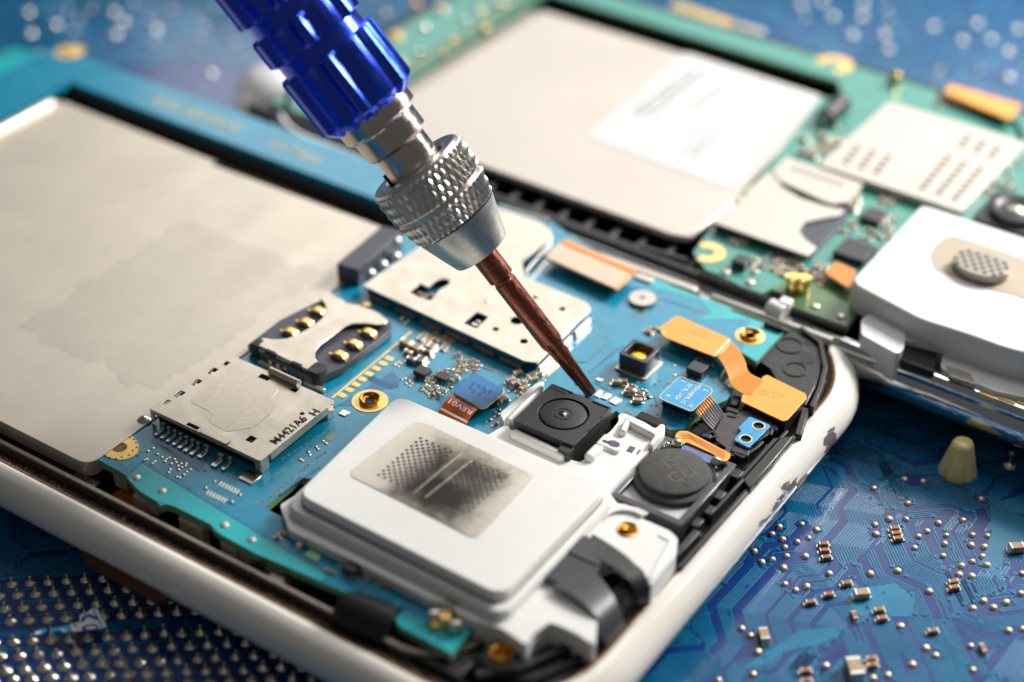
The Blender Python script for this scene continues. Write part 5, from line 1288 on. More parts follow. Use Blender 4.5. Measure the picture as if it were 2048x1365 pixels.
# white speaker module with round mesh
ZU = 1.38
W3 = PQ([(1843, 408), (1890, 420), (2048, 472), (2200, 525), (2100, 760), (2048, 700), (1985, 688), (1800, 630), (1712, 572), (1704, 556), (1712, 545)], ZU)
wm = rpoly([(1.56, 6.05), (1.66, 4.1), (1.8, 3.95), (2.75, 3.9), (4.4, 3.75), (5.8, 3.85), (5.8, 6.1), (2.2, 6.12), (1.95, 6.2)], .14, 5)
_wq = PQ([(1843, 408), (1905, 428), (2048, 474)], ZU) + [(5.3, 6.05), (5.3, 3.95)] + PQ([(2048, 706), (2010, 697), (1930, 668), (1840, 640), (1712, 572), (1703, 558)], ZU)
wm = clean(rpoly(_wq, .12, 5), .01)
_unused = clean([(max(1.5, min(5.9, u)), v) for u, v in rpoly(PQ([(1843, 408), (1905, 428), (2048, 474), (2048, 706), (2010, 697), (1930, 668), (1840, 640), (1712, 572), (1703, 558)], ZU), .12, 5)], .01)
mb = MB(); loft(mb, wm, [(0, 1.0), (0, 1.2), (.0, ZU - .07), (.02, ZU - .025), (.05, ZU - .006), (.09, ZU), (.11, ZU)]); WM = mb.build('loudspeaker_housing', 'white2', PB, 0, 40)
mb = MB(); mb.prism(rpoly(PQ([(1860, 510), (1872, 488), (1900, 470), (1935, 480), (2100, 535), (2100, 620), (2030, 590), (1985, 580), (1870, 540)], ZU + .005), .08, 4), ZU + .001, ZU + .006); mb.build('beige_inset', mat('inset_beige', lin(186, 172, 150), .45), WM)
c = aq(1962, 528, ZU + .12); mb = MB()
pr = circ(0, 0, .36, 36, .27)
mb.prism([(c[0] + x, c[1] + y) for x, y in pr], ZU + .005, ZU + .13); ms = mb.build('mesh_dome', mat('mesh_metal', lin(160, 153, 144), .42, .7), WM, .04, 35, None, 3)
mb = MB()
for i in range(9):
    for j_ in range(9):
        x = (i - 4) * .12 + (.06 if j_ % 2 else 0); y = (j_ - 4) * .085
        if (x / .34) ** 2 + (y / .25) ** 2 < 1: mb.cyl(c[0] + x, c[1] + y, .034, ZU + .1305, ZU + .133, 6)
mb.build('mesh_hole', 'inkdk', WM)
# seam, lower white mouldings, black latch
mb = MB()
mb.prism(rpoly(PQ([(1722, 640), (1745, 628), (1812, 652), (1808, 700), (1795, 712), (1722, 672)], 1.1), .06, 4), .70, 1.12)
mb.prism(rpoly(PQ([(1800, 655), (1900, 690), (1880, 700), (1800, 680)], 1.05), .03, 2), .70, 1.07)
mb.each('lower_moulding', 'white2', WM, .04, 35, None, 3)
mb = MB(); P = PQ([(1905, 690), (1960, 700), (2060, 735), (2060, 800), (1990, 785), (1880, 740), (1885, 710)], .98)
mb.prism(rpoly(P, .08, 4), .62, 1.0); mb.build('end_moulding', 'white2', WM, .04, 35, None, 3)
mb = MB(); c = aq(1947, 710, 1.0); mb.lathe([(.18, 0), (.18, .05), (.14, .06), (.12, .0)], (c[0], c[1], .995), 24, 0, False); mb.build('moulded_boss', 'white2', WM, 0, 50)
mb = MB(); c = aq(2044, 742, 1.0); mb.cyl(c[0], c[1], .07, .99, 1.003, 16); mb.prism(PQ([(1890, 733), (1940, 748), (1952, 772), (1900, 755)], .99), .985, 1.004); mb.build('moulded_recess', mat('recess_grey', lin(168, 160, 148), .5), WM)
mb = MB(); c = aq(1845, 705, 1.0); mb.prism(rpoly(PQ([(1808, 690), (1830, 672), (1880, 690), (1868, 745), (1800, 720)], 1.0), .04, 3), .6, 1.0); mb.build('black_latch', 'blackdk', PB, .03)
mb = MB()
for k in range(3): c = aq(1975 + k * 38, 792 + k * 9, .93); mb.box(c[0], c[1], .9, .945, .22, .05)
mb.each('gold_finger', 'gold', PB, .01)
# second camera at the frame edge
c = aq(2034, 418, 1.25); mb = MB(); mb.prism(rpoly(crect(c[0] + .05, c[1], 1.0, .9), .15, 4), ZG, 1.18); mb.lathe([(.36, 1.18), (.36, 1.26), (.30, 1.28), (.22, 1.24), (.15, 1.26), (.12, 1.22)], (c[0], c[1], 0), 36, 0, True)
cmB = mb.build('camera_module', 'black', PB, .02); mb = MB(); mb.lathe([(.12, 0), (.08, .04), (.001, .05)], (c[0], c[1], 1.225), 20, 0, False); mb.build('lens_glass', 'mirror', cmB, 0, 80)

# ================================================================== MOTHERBOARD they lie on
MBD = thing('motherboard', 'large deep blue computer circuit board on which both opened phones lie', 'circuit board', (0, 5, 0), YW)
mb = MB(); mb.prism([(-30, -9), (30, -9), (30, 50), (-30, 50)], -.16, 0); mb.build('laminate', 'mb', MBD, 0, 35, None, 2, False)
aw = lambda x, y, z=0: at(x, y, z, YW)
G4 = Z(1348, 965, 2.926); G3 = Z(1448, 700, 3.4133); G5 = Z(0, 900, 2.935)
bumps = [(1168, 37), (1797, 100), (1367, 125), (1258, 217), (1358, 217), (1175, 250), (1180, 305), (1547, 240), (1690, 225), (1480, 288), (1430, 318), (1592, 312), (1583, 362), (1407, 385), (1745, 310), (1833, 315), (1738, 370), (1815, 380), (1573, 432), (1803, 435), (1745, 465), (1830, 487), (1682, 490), (1668, 542), (1742, 552), (2035, 535), (1308, 520), (1148, 537), (908, 537), (747, 247), (833, 280), (615, 263), (572, 305), (635, 335), (787, 328), (720, 350), (648, 382), (767, 435), (658, 433), (575, 453), (512, 470), (640, 503), (468, 405), (648, 598), (775, 612), (710, 632), (1492, 640), (1810, 695), (1942, 705), (1748, 740), (1868, 735), (2028, 652), (395, 858), (447, 900), (490, 995), (1325, 845), (1957, 870), (2040, 860), (1473, 972), (1530, 1015), (1735, 960), (1393, 1068), (1748, 1100), (887, 1077), (462, 1125), (1250, 1130), (1167, 1148), (260, 1160), (1347, -16), (1457, -3)]
mb = MB(); mb.lathe([(.044, 0), (.041, .012), (.03, .025), (.014, .032), (.001, .033)], (0, 0, 0), 16, 0, False); bp = mb.build('solder_bump', mat('bump_tin', lin(222, 208, 178), .42, .7, .1, 60, .06, 12), None, 0, 80)
for i, p in enumerate(bumps[:99]):
    c = aw(*G4(*p)); s = random.uniform(.85, 1.1); place(bp, i == 0, MBD, c[0], c[1], .004, random.random() * 6, (s, s * random.uniform(.9, 1), s))
def capobj(L_, W_, H_, body): return chip('chip_capacitor', L_, W_, H_, body)
k1 = capobj(.118, .062, .055, 'capbrown'); k2 = capobj(.175, .105, .085, 'captan'); k3 = capobj(.25, .16, .14, 'captan')
f = {1: 0, 2: 0, 3: 0}
for (x, y, kd, rot) in ((875, 360, 1, 0), (880, 398, 1, 0), (890, 438, 1, 0), (1292, 268, 1, 0), (1300, 298, 1, 0), (1310, 328, 1, 0), (1010, 590, 1, 0), (905, 655, 1, 0), (800, 700, 1, 0), (1098, 655, 2, 0), (1200, 745, 1, 0), (1218, 795, 1, 0), (1055, 780, 1, 90), (525, 900, 2, 90), (1635, 580, 1, 0), (1640, 615, 1, 0), (1515, 868, 1, 0), (1808, 970, 1, 90), (1155, 1030, 1, 0), (1160, 1068, 1, 0), (1055, 1110, 3, 90), (770, 1100, 1, 0), (775, 1160, 1, 0), (2005, 385, 2, 0)):
    c = aw(*G4(x, y), .04); place({1: k1, 2: k2, 3: k3}[kd], f[kd] == 0, MBD, c[0], c[1], .004, R(rot + random.uniform(-3, 3))); f[kd] = 1
# long leads under the dark corner
rows = [((75, 790), (825, 745), -1, 8), ((107, 855), (750, 818), -1, 7), ((140, 930), (895, 888), -2, 8), ((65, 1010), (1045, 953), -1, 10), ((82, 1130), (1185, 1072), -1, 11), ((117, 1210), (1340, 1140), -2, 12), ((37, 1295), (1500, 1208), -1, 14), ((75, 1352), (1660, 1280), -1, 15), ((5, 1440), (1600, 1350), -1, 14), ((60, 1520), (1700, 1430), -1, 14)]
mb = MB()
mb.lathe([(.070, 0), (.069, .008), (.05, .022), (.03, .036), (.017, .046), (.013, .06), (.012, .10), (.001, .104)], (0, 0, 0), 18, 0, False); pin = mb.build('soldered_lead', mat('lead_tin', lin(214, 206, 190), .3, 1, .15, 70, .1, 20), None, 0, 80)
pts = []
for (a, b, pre, n) in rows:
    A = Vector(aw(*G5(*a))); B = Vector(aw(*G5(*b))); d = (B - A) / (n - 1 if n > 1 else 1)
    for k in range(pre, n + 3):
        p = A + d * k
        pts.append(p)
d0 = lambda p: -(p.y)
vis = sorted(pts, key=lambda p: (p.y))[:]
for i, p in enumerate(vis[:100]):
    q_ = place(pin, i == 0, MBD, p.x + random.uniform(-.008, .008), p.y + random.uniform(-.008, .008), .003, random.random() * 6, (random.uniform(.88, 1.08), random.uniform(.88, 1.08), random.uniform(.6, 1.4)))
    q_.rotation_euler = (random.uniform(-.07, .07), random.uniform(-.07, .07), random.random() * 6)
rest = MB()
import copy as _c
me = pin.data
for p in vis[100:]:
    rest.add([(v.co.x + p.x, v.co.y + p.y, v.co.z + .004) for v in me.vertices], [tuple(q.vertices) for q in me.polygons])
o = rest.build('soldered_lead_field', M['lead_tin'] if 'lead_tin' in M else me.materials[0], MBD, 0, 80); o['kind'] = 'stuff'
# blurred solder fields far behind the phones
mb = MB(); rnd = random.Random(17)
bks = []
def bk(x, y, r=.075):
    c = aw(x, y)
    if any((c[0] - q[0]) ** 2 + (c[1] - q[1]) ** 2 < .16 for q in bks): return
    bks.append(c); r = min(r, .085); mb.lathe([(r, 0), (r * .8, .03), (r * .3, .06)], (c[0], c[1], .004), 10)
for (x, y) in ((60, 68), (55, 25), (90, 15), (110, 50), (230, 70), (245, 45), (310, 60), (225, 25), (420, 148), (462, 145), (300, 45), (20, 20)): bk(x, y, .085)
for i in range(7):
    for j in range(3): bk(135 + i * 12, 20 + j * 22, .05)
for k in range(60): bk(rnd.uniform(290, 500), rnd.uniform(8, 92), .05)
for k in range(30): bk(rnd.uniform(60, 270), rnd.uniform(0, 75), .05)
for (x, y) in ((1663, 35), (1695, 35), (1722, 35), (1750, 35), (1703, 71), (1731, 71), (1766, 71), (1775, 100), (1866, 55), (1952, 50), (1923, 83), (1980, 81), (2015, 105), (2016, 156), (1723, 8), (1760, 8), (2035, 60), (1640, 5), (1600, 12)): bk(x, y, .085)
for k in range(36): bk(rnd.uniform(1850, 1960), rnd.uniform(130, 165), .05)
for k in range(30): bk(rnd.uniform(1560, 1790), rnd.uniform(-5, 45), .05)
bf = mb.build('distant_solder_field', 'mirror', MBD, 0, 60); bf['kind'] = 'stuff'

# --- etched traces: bundles of parallel strips grown on a grid, kept from crossing
rs = np.random.RandomState(4); CELL = .0185
GX0, GY0, GX1, GY1 = -12., -8., 12., 16.; occ = np.zeros((int((GX1 - GX0) / CELL), int((GY1 - GY0) / CELL)), bool)
_gx, _gy = np.meshgrid(GX0 + (np.arange(occ.shape[0]) + .5) * CELL, GY0 + (np.arange(occ.shape[1]) + .5) * CELL, indexing='ij')
_c, _s = math.cos(YW), math.sin(YW); _wx = _gx * _c - _gy * _s; _wy = _gx * _s + _gy * _c
_z = (_wy - CAM.y) * FW.y + (0 - CAM.z) * FW.z
_px = 1024 + FPX * (_wx - CAM.x) / _z; _py = 682.5 - FPX * ((_wy - CAM.y) * UP.y + (0 - CAM.z) * UP.z) / _z
view = (_px > -1500) & (_px < 3600) & (_py > -400) & (_py < 3200)
hidden = ((_px > 200) & (_px < 1250) & (_py > 130) & (_py < 1150)) | ((_px > 1250) & (_px < 1700) & (_py > 150) & (_py < 700))
occ |= ~view | hidden
def block(x, y, r):
    i0, i1 = int((x - r - GX0) / CELL), int((x + r - GX0) / CELL); j0, j1 = int((y - r - GY0) / CELL), int((y + r - GY0) / CELL)
    occ[max(0, i0):i1 + 1, max(0, j0):j1 + 1] = True
for p in bumps: c = aw(*G4(*p)); block(c[0], c[1], .055)
for p in pts: block(p.x, p.y, .075)
def seg_cells(a, b, wd):
    d = np.array([b[0] - a[0], b[1] - a[1]]); L_ = max(1e-6, float(np.hypot(*d))); d /= L_; n_ = np.array([-d[1], d[0]])
    t = np.arange(-wd * .3, L_ + wd * .3, CELL * .8); s = np.linspace(-wd / 2, wd / 2, max(2, int(wd / CELL / .8) + 1))
    X = a[0] + d[0] * t[:, None] + n_[0] * s[None, :]; Y = a[1] + d[1] * t[:, None] + n_[1] * s[None, :]
    i = ((X - GX0) / CELL).astype(int).ravel(); j = ((Y - GY0) / CELL).astype(int).ravel()
    ok = (i >= 0) & (i < occ.shape[0]) & (j >= 0) & (j < occ.shape[1])
    return i, j, ok.all()
tb = MB(); vb = MB(); pitch = .0325; DIR = [Vector((math.cos(R(45 * k)), math.sin(R(45 * k)))) for k in range(8)]
def offs(P, d):
    out = []
    for i, p in enumerate(P):
        d1 = (P[i] - P[i - 1]).normalized() if i > 0 else (P[1] - P[0]).normalized()
        d2 = (P[i + 1] - P[i]).normalized() if i < len(P) - 1 else d1
        n1 = Vector((-d1.y, d1.x)); n2 = Vector((-d2.y, d2.x)); b = n1 + n2; out.append(p + b / max(.6, b.length_squared) * 2 * d)
    return out
vlist = []; count = 0
def grow(x, y, n, k, nseg, lmin):
    wd = (n + .6) * pitch; P = [Vector((x, y))]; used_ = []; tot = 0; k0 = k
    prev = None
    for s in range(nseg):
        L_ = rs.uniform(.5, 2.2) if s % 2 == 0 else rs.uniform(.12, .7) + n * pitch * .5
        ok = False
        for sh in (1, .6, .35):
            b = P[-1] + DIR[k] * L_ * sh
            i, j, inside = seg_cells(P[-1], b, wd)
            if not inside: continue
            m = occ[i, j]
            if prev is not None and m.any():
                m = m & ~tmp[i, j]
            if not m.any(): ok = True; break
        if not ok: break
        if prev is None: tmp = np.zeros_like(occ) if False else _tmp
        tmp[i, j] = True; used_.append((i, j)); P.append(b); tot += L_ * sh; prev = 1
        t = int(rs.choice([-1, 1])); k = (k + t) % 8
        if (k - k0) % 8 in (3, 4, 5): k = (k - 2 * t) % 8
    for (i, j) in used_: _tmp[i, j] = False
    if tot < lmin: return None
    return P, used_
_tmp = np.zeros_like(occ)
# long parallel runs, zone by zone, broken where a solder bump or another zone is met
sites = [(rs.uniform(-11.8, 11.8), rs.uniform(-7.8, 15.8)) for _ in range(210)]
zone = np.zeros(occ.shape, int); bd = np.full(occ.shape, 1e9)
for si, (sx_, sy_) in enumerate(sites):
    dd = (np.abs(_gx - sx_) + np.abs(_gy - sy_)) * .5 + np.maximum(np.abs(_gx - sx_), np.abs(_gy - sy_)); mk = dd < bd; bd[mk] = dd[mk]; zone[mk] = si
def run_zone(si):
    global count
    sx_, sy_ = sites[si]; a = R(45 * int(rs.choice([0, 0, 1, 2, 3]))); d = np.array([math.cos(a), math.sin(a)]); n_ = np.array([-d[1], d[0]])
    jogs = sorted(rs.uniform(-1.6, 1.6, 4)); jd = [int(rs.choice([-1, 1])) for _ in jogs]; jl = rs.uniform(.12, .4, 4); RAD = 2.2; k = -int(RAD / pitch); left = int(rs.randint(5, 14))
    while k < RAD / pitch:
        left -= 1
        if left < 0: k += int(rs.choice([1, 2, 3])); left = int(rs.randint(4, 15))
        o = k * pitch; pts_ = [(-RAD, o)]; cur = o
        for s0, sg, l in zip(jogs, jd, jl):
            s1 = s0 - sg * k * pitch * math.tan(R(22.5))
            if s1 < pts_[-1][0] + .03: continue
            pts_ += [(s1, cur), (s1 + l, cur + sg * l)]; cur += sg * l
        pts_.append((RAD, cur))
        W2 = [np.array([sx_, sy_]) + d * s + n_ * t for s, t in pts_]
        seg = []
        def flush():
            global count
            if len(seg) > 1:
                L_ = sum(float(np.hypot(*(seg[i + 1] - seg[i]))) for i in range(len(seg) - 1))
                if L_ > .2:
                    P = [seg[0]]
                    for i in range(1, len(seg) - 1):
                        u1 = seg[i] - seg[i - 1]; u2 = seg[i + 1] - seg[i]
                        if abs(u1[0] * u2[1] - u1[1] * u2[0]) > 1e-5: P.append(seg[i])
                    P.append(seg[-1]); tb.line([(float(q[0]), float(q[1])) for q in P], .0175, .0005, .004); count += 1
                    for q in seg:
                        i, j = int((q[0] - GX0) / CELL), int((q[1] - GY0) / CELL); newocc.append((i, j))
                    if rs.rand() < .3: vlist.append(Vector((float(P[0][0]), float(P[0][1]))))
                    if rs.rand() < .3: vlist.append(Vector((float(P[-1][0]), float(P[-1][1]))))
            seg.clear()
        cutp = rs.uniform(0, .012)
        for A_, B_ in zip(W2[:-1], W2[1:]):
            L_ = float(np.hypot(*(B_ - A_))); m = max(1, int(L_ / .03))
            for q in range(m + (1 if B_ is W2[-1] else 0)):
                p = A_ + (B_ - A_) * (q / m); i, j = int((p[0] - GX0) / CELL), int((p[1] - GY0) / CELL)
                if not (0 <= i < occ.shape[0] and 0 <= j < occ.shape[1]) or occ[i, j] or zone[i, j] != si: flush()
                elif rs.rand() < cutp: flush()
                else: seg.append(p)
        flush(); k += 1
for si in range(len(sites)):
    newocc = []; run_zone(si)
    for (i, j) in newocc: occ[max(0, i - 1):i + 2, max(0, j - 1):j + 2] = True
free_i, free_j = np.where(~occ)
for att in range(2500):
    q = rs.randint(len(free_i)); i0, j0 = free_i[q], free_j[q]
    if occ[i0, j0]: continue
    x = GX0 + (i0 + .5) * CELL; y = GY0 + (j0 + .5) * CELL
    nset = (3, 2, 1)
    res = None
    for n in nset:
        bestl = 0
        for tr_ in range(2):
            r_ = grow(x, y, n, int(rs.randint(8)), int(rs.randint(2, 8)), .5 if n > 3 else .16)
            if r_ and sum((a - b).length for a, b in zip(r_[0][:-1], r_[0][1:])) > bestl:
                bestl = sum((a - b).length for a, b in zip(r_[0][:-1], r_[0][1:])); res = (n, r_)
        if res: break
    if not res: continue
    n, (P, used_) = res
    for (i, j) in used_: occ[i, j] = True
    for t in range(n):
        q = offs(P, (t - (n - 1) / 2) * pitch)
        tb.line([(a.x, a.y) for a in q], .0175, .0005, .004)
        if n <= 3: vlist += [q[0], q[-1]]
        elif t % 5 == 0: vlist.append(q[0])
    count += 1
print('bundles', count, len(vlist), 'free', 1 - occ[view & ~hidden].mean())
for (poly_) in ([(1480, 1340), (1600, 1262), (1660, 1255), (1700, 1262), (1640, 1290), (1580, 1300), (1530, 1330)], [(1700, 1180), (1790, 1168), (1830, 1200), (1822, 1235), (1720, 1232), (1690, 1200)], [(1980, 1010), (2048, 990), (2060, 1080), (2010, 1100), (2000, 1160), (1960, 1130), (1985, 1060)], [(1990, 760), (2060, 750), (2060, 800), (2000, 800)]):
    tb.prism([aw(*p) for p in poly_], .0005, .0042)
tb.build('etched_trace', 'mbtrace', MBD, 0, 35, None, 2, False)
for v in vlist[:9000]:
    vb.ring(v.x, v.y, .027, .012, .0045, .009, 12, 0); vb.cyl(v.x, v.y, .0125, .0045, .007, 8, 1)
vb.build('via_ring', ['mbvia', 'viahole'], MBD, 0, 35, None, 2, False)

# ================================================================== loose and standing things on the board
c = aw(1915, 944); SPC = thing('plastic_spacer', 'cream yellow fluted plastic cone standing on the blue board at right', 'spacer', (c[0], c[1], .004), YW)
def flute(a, z): return 1 - (.10 * max(0, math.cos(5 * a + 1.2)) ** 6 if z < .33 else .10 * max(0, math.cos(5 * a + 1.2)) ** 6 * max(0, (.42 - z) / .09) if z < .42 else 0)
mb = MB(); mb.lathe([(.225, 0), (.228, .02), (.215, .08), (.185, .2), (.16, .3), (.142, .36), (.13, .42), (.115, .455), (.08, .472), (.001, .476)], (c[0], c[1], .004), 70, 0, False, flute)
mb.build('cone', 'cream', SPC, 0, 60)
mb = MB(); mb.ring(c[0], c[1], .25, .2, .004, .012, 32); mb.build('seat_ring', 'mbvia', SPC)
c = aw(2018, 932); PN = thing('board_pin', 'small silver pin with ball tip standing right of the cream cone', 'pin', (c[0], c[1], .004), YW)
mb = MB(); mb.lathe([(.085, 0), (.08, .02), (.05, .05), (.03, .07)], (c[0], c[1], .004), 18); mb.build('solder_foot', M['solder'], PN, 0, 50)
mb = MB(); mb.lathe([(.022, .05), (.022, .17), (.04, .18), (.045, .20), (.03, .225), (.001, .23)], (c[0], c[1], .004), 14, 0, False); mb.build('shaft', 'gunmetal', PN, 0, 60)
c = aw(548, 248); WPL = thing('white_plug', 'blurred white rounded plastic plug between the phones, left of the screwdriver handle', 'plug', (c[0], c[1], .004), YW)
mb = MB(); mb.lathe([(.62, 0), (.64, .3), (.60, .62), (.48, .85), (.28, .96), (.001, 1.0)], (c[0] + .05, c[1], .004), 28, 0, False); mb.build('plug_body', 'white2', WPL, 0, 60)
mb = MB(); mb.box(c[0] + .75, c[1] - .1, .004, .45, .5, .35); mb.build('plug_tail', 'gunmetal', WPL, .05)
# torn printed paper scrap lying on the leads
zp = .16
SCQ = Z(0, 1130, 6.827)
out = [(1090, 700), (1100, 690), (1180, 670), (1240, 610), (1330, 600), (1460, 850), (1380, 870), (1000, 915), (980, 905), (960, 820), (990, 810), (1090, 790)]
pc0 = aw(*SCQ(1200, 800), zp)
PS = thing('paper_scrap', 'torn scrap of white and blue printed paper lying across silver solder pins', 'paper', (pc0[0], pc0[1], zp), YW)
mb = MB(); mb.prism([aw(*SCQ(*p), zp) for p in out], zp, zp + .006); mb.build('torn_paper', 'paper', PS)
sky_ = mat('print_sky', lin(0, 150, 210), .5); nav = mat('print_navy', lin(10, 30, 150), .5)
mb = MB()
mb.prism([aw(*SCQ(*p), zp) for p in ((705, 880), (960, 820), (990, 905), (900, 915), (860, 880), (820, 895), (720, 915))], zp, zp + .006)
mb.build('blue_strip', sky_, PS)
mb = MB(); mb.prism([aw(*SCQ(*p), zp) for p in ((820, 895), (860, 882), (905, 915), (890, 925))], zp + .001, zp + .007); mb.build('torn_edge', 'paper', PS)
mb = MB(); L3 = lambda pts, wd: mb.line([aw(*SCQ(*p), zp + .006) for p in pts], wd, zp + .0062, zp + .0075)
L3([(1120, 780), (1150, 720), (1210, 690), (1340, 740)], .04); L3([(1010, 835), (1040, 820)], .04)
cc_ = aw(*SCQ(1230, 860), zp + .006); mb.prism(circ(cc_[0], cc_[1], .09, 24, .05), zp + .0062, zp + .0075, 0, [circ(cc_[0] + .01, cc_[1], .06, 24, .025)])
mb.build('navy_print', nav, PS)
mb = MB(); L3([(1275, 615), (1400, 855)], .02); mb.build('blue_rule', sky_, PS)
c = aw(*SCQ(555, 915), zp); PS2 = thing('paper_scrap', 'tiny detached white and blue paper chip at the left end of the torn scrap', 'paper', (c[0], c[1], zp), YW)
mb = MB(); mb.prism([aw(*SCQ(*p), zp) for p in ((470, 925), (550, 900), (575, 940), (485, 962))], zp, zp + .006); mb.build('white_half', 'paper', PS2)
mb = MB(); mb.prism([aw(*SCQ(*p), zp) for p in ((550, 885), (590, 878), (645, 890), (620, 925), (575, 940))], zp, zp + .006); mb.build('blue_half', sky_, PS2)
mb = MB(); q = [(672, 765, .05), (690, 850, .12), (690, 890, .17), (710, 960, .2)]
c = aw(672, 765); 
pth = [(*aw(*SCQ(x, y), z), z) for x, y, z in q]
TH = thing('thread', 'pale bent fibre standing over the blue paper strip among the pins', 'fibre', pth[0], YW)
mb.tube(pth, .008, 6); mb.build('fibre', 'tin', TH)

# ================================================================== SCREWDRIVER
S34 = Z(420, 0, 2.4375)
tip = Vector(toW(*at(1184, 789, 1.03), 1.03, YA))
dimg = Vector((-.6165, .7874)); dimg.normalize()
tz = math.sin(R(17)); tc_ = math.cos(R(17))
AX = (RT * dimg.x * tc_ + UP * dimg.y * tc_ - FW * tz).normalized()
def tpar(px, py):
    """length along the tool whose projection is closest to a pixel"""
    best = None
    for i in range(1400):
        t = i * .01; q = tip + AX * t - CAM; z = q.dot(FW); x = 1024 + FPX * q.dot(RT) / z; y = 682.5 - FPX * q.dot(UP) / z
        d = (x - px) ** 2 + (y - py) ** 2
        if best is None or d < best[0]: best = (d, t, FPX / z, x, y)
    return best[1], best[2]
tw = lambda px, py, wpx: (tpar(px, py)[0], wpx / tpar(px, py)[1] / 2)
SD_ = bpy.data.objects.new('screwdriver', None); SC.collection.objects.link(SD_)
SD_.location = tip; SD_.rotation_euler = AX.to_track_quat('Z', 'Y').to_euler()
SD_['label'] = 'precision screwdriver with fluted blue anodised handle and knurled silver chuck'; SD_['category'] = 'screwdriver'; SD_['_p'] = (0, 0, 0)
t1 = tpar(1110, 690)[0]; t2 = tpar(1007, 558)[0]; t3 = tpar(960, 505)[0]
k_ = tpar(1100, 680)[1]; r0 = 13 / k_; r1 = 19 / k_; r2 = 26 / k_; r3 = 23 / k_; r4 = 27 / tpar(980, 520)[1]
mb = MB(); N = 48
def star(a, z):
    f = max(0, 1 - z / (t1 * .78)) ** .6
    return 1 - .30 * f * (.5 + .5 * math.cos(6 * a)) ** .8
prof = [(r0 * .55, 0), (r0 * .95, .01), (r0, .03)] + [(r0 + (r1 - r0) * (k / 10), .03 + (t1 * .97 - .03) * k / 10) for k in range(1, 11)]
prof += [(r3 * 1.0, t1 + .06), (r3 * 1.02, t1 + .10), (r3, t2 - .03), (r3 * .9, t2 - .012), (r3 * .9, t2 + .012), (r4, t2 + .04), (r4, t3 + .25)]
mb.lathe(prof, (0, 0, 0), N, 0, True, star); mb.build('bit', 'copperbr', SD_, 0, 30)
tn, rn = tw(957, 507, 126); tk0, rk0 = tw(912, 436, 186); tk1, rk1 = tw(830, 330, 212)
tj = tn + (tk0 - tn) * .9
mb = MB(); mb.lathe([(r4 * 1.02, tn + .01), (rn * .86, tn - .01), (rn * .96, tn), (rn, tn + .03), (rk0 * .96, tk0 - .03), (rk0 * .97, tk0)], (0, 0, 0), 64, 0, False)
mb.build('chuck_nose', 'steel', SD_, 0, 35)
# knurled sleeve: a fine grid displaced by two crossing helices
def knurl(mb, z0, z1, ra, rb, nz, na=336, amp=.022, starts=42):
    vs = []; fs = []
    for j in range(nz + 1):
        z = z0 + (z1 - z0) * j / nz; rr = ra + (rb - ra) * j / nz
        e = min(1, min(j, nz - j) / 3)
        for i in range(na):
            a = 2 * math.pi * i / na
            p = (a * starts / (2 * math.pi) + (z - z0) * 4.0) % 1; q = (a * starts / (2 * math.pi) - (z - z0) * 4.0) % 1
            h = min(1 - abs(2 * p - 1), 1 - abs(2 * q - 1))
            r = rr - amp + amp * 1.7 * h * e; vs.append((r * math.cos(a), r * math.sin(a), z))
    for j in range(nz):
        for i in range(na):
            k = (i + 1) % na; fs.append((j * na + i, j * na + k, (j + 1) * na + k, (j + 1) * na + i))
    mb.add(vs, fs)
mb = MB(); L_ = tk1 - tk0; m1 = tk0 + L_ * .42
knurl(mb, tk0 + .01, m1 - .02, rk0 * .99, rk1 * .985, 44); knurl(mb, m1 + .02, tk1 - .04, rk1 * 1.0, rk1, 44)
mb.lathe([(rk1 * .955, m1 - .03), (rk1 * .955, m1 + .03)], (0, 0, 0), 48, 0, False)
ri = rk1 * .62
mb.lathe([(rk1 * .965, tk1 - .05), (rk1 * .96, tk1 - .015), (rk1 * .92, tk1), (ri * 1.12, tk1), (ri, tk1 - .03), (ri, tk1 - .35), (.02, tk1 - .36)], (0, 0, 0), 64, 0, False)
mb.build('knurled_sleeve', 'knurl', SD_, 0, 22)
ts, rs_ = tw(796, 292, 116); te, re_ = tw(750, 240, 132)
th0 = tpar(742, 222)[0]
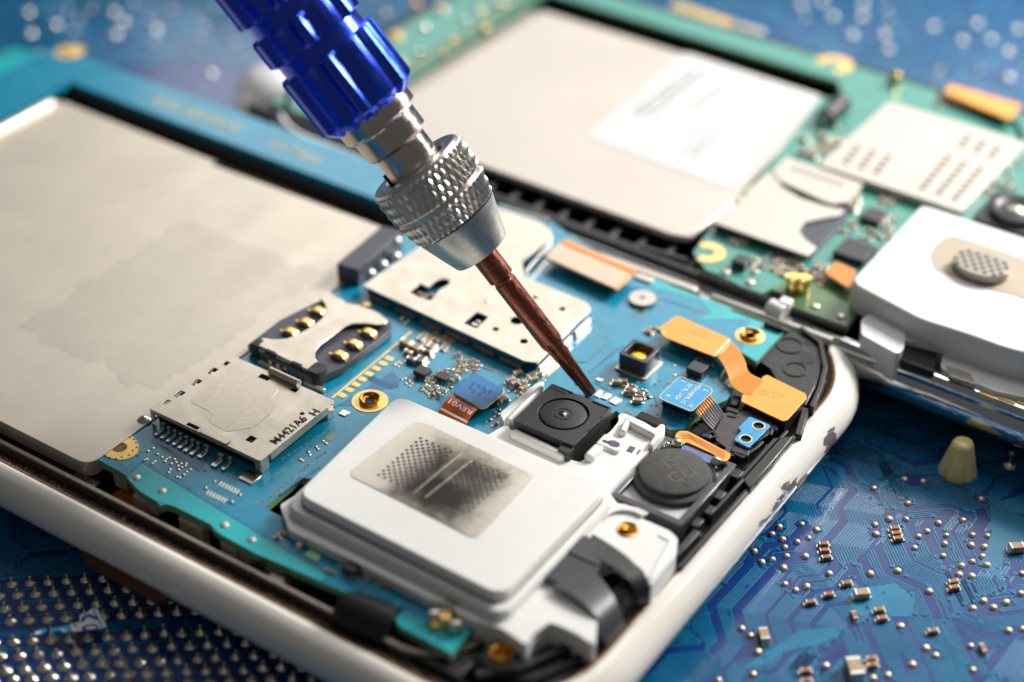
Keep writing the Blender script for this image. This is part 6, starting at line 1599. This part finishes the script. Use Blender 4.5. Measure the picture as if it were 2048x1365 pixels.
mb = MB(); mb.lathe([(rs_ * .9, tk1 - .3), (rs_, tk1 - .28), (rs_, ts + .0), (rs_ * 1.15, ts + .03), (rs_ * 1.22, ts + .06), (rs_ * 1.22, te - .10), (rs_ * 1.30, te - .09), (rs_ * 1.44, te - .04), (rs_ * 1.44, th0 + .1)], (0, 0, 0), 64, 0, False)
mb.build('stem', 'nickel', SD_, 0, 35)
mb = MB(); mb.box(rs_ * .3, -rs_ * .96, tk1 - .15, tk1 + .10, .10, .06); mb.build('stem_slot', 'blackdk', SD_)
hr = 112 / tpar(700, 160)[1]
def hseg(mb, z0, z1, R_, flutes=9, ph=0, ch0=.10, ch1=.03):
    na = 288
    def prof(a, z):
        x = (a * flutes / (2 * math.pi) + ph) % 1
        if x < .34: return 1.0
        y = (x - .34) / .66
        return 1 - .115 * math.sin(math.pi * y) ** .75
    P = [(R_ * .80, z0), (R_ * .90, z0 + ch0 * .5), (R_ * .985, z0 + ch0), (R_, z0 + ch0 + .02), (R_, z1 - ch1 - .01), (R_ * .97, z1 - ch1 * .3), (R_ * .86, z1)]
    def mod(a, z):
        m = prof(a, z)
        return m
    mb.lathe(P, (0, 0, 0), na, 0, True, mod)
mb = MB()
e1 = tpar(742, 222)[0]; g1 = tpar(655, 95)[0]; g1b = tpar(640, 74)[0]; g2 = tpar(595, 18)[0]
seg = g1 - e1; 
hseg(mb, e1, g1, hr, 12, .15)
mb.lathe([(hr * .86, g1 - .02), (hr * .86, g1b + .02)], (0, 0, 0), 64, 0, False)
sl = g2 - g1b
hseg(mb, g1b, g2, hr * .99, 12, .15, .03, .03)
z = g2
for k in range(3):
    mb.lathe([(hr * .86, z - .02), (hr * .86, z + .16)], (0, 0, 0), 64, 0, False); z += .14
    l = (.62, 1.6, 1.2)[k]; hseg(mb, z, z + l, hr * .99, 12, .15, .03, .03); z += l
mb.lathe([(hr * .8, z), (hr * .8, z + .2), (hr * 1.0, z + .22), (hr * 1.0, z + .5), (hr * .8, z + .6)], (0, 0, 0), 64, 0, True)
mb.build('handle', 'anod', SD_, 0, 24)

for o in bpy.data.objects:
    if '_p' in o: del o['_p']
for o in bpy.data.objects:
    if o.parent is None and o.type == 'MESH' and 'label' not in o: print('STRAY', o.name)
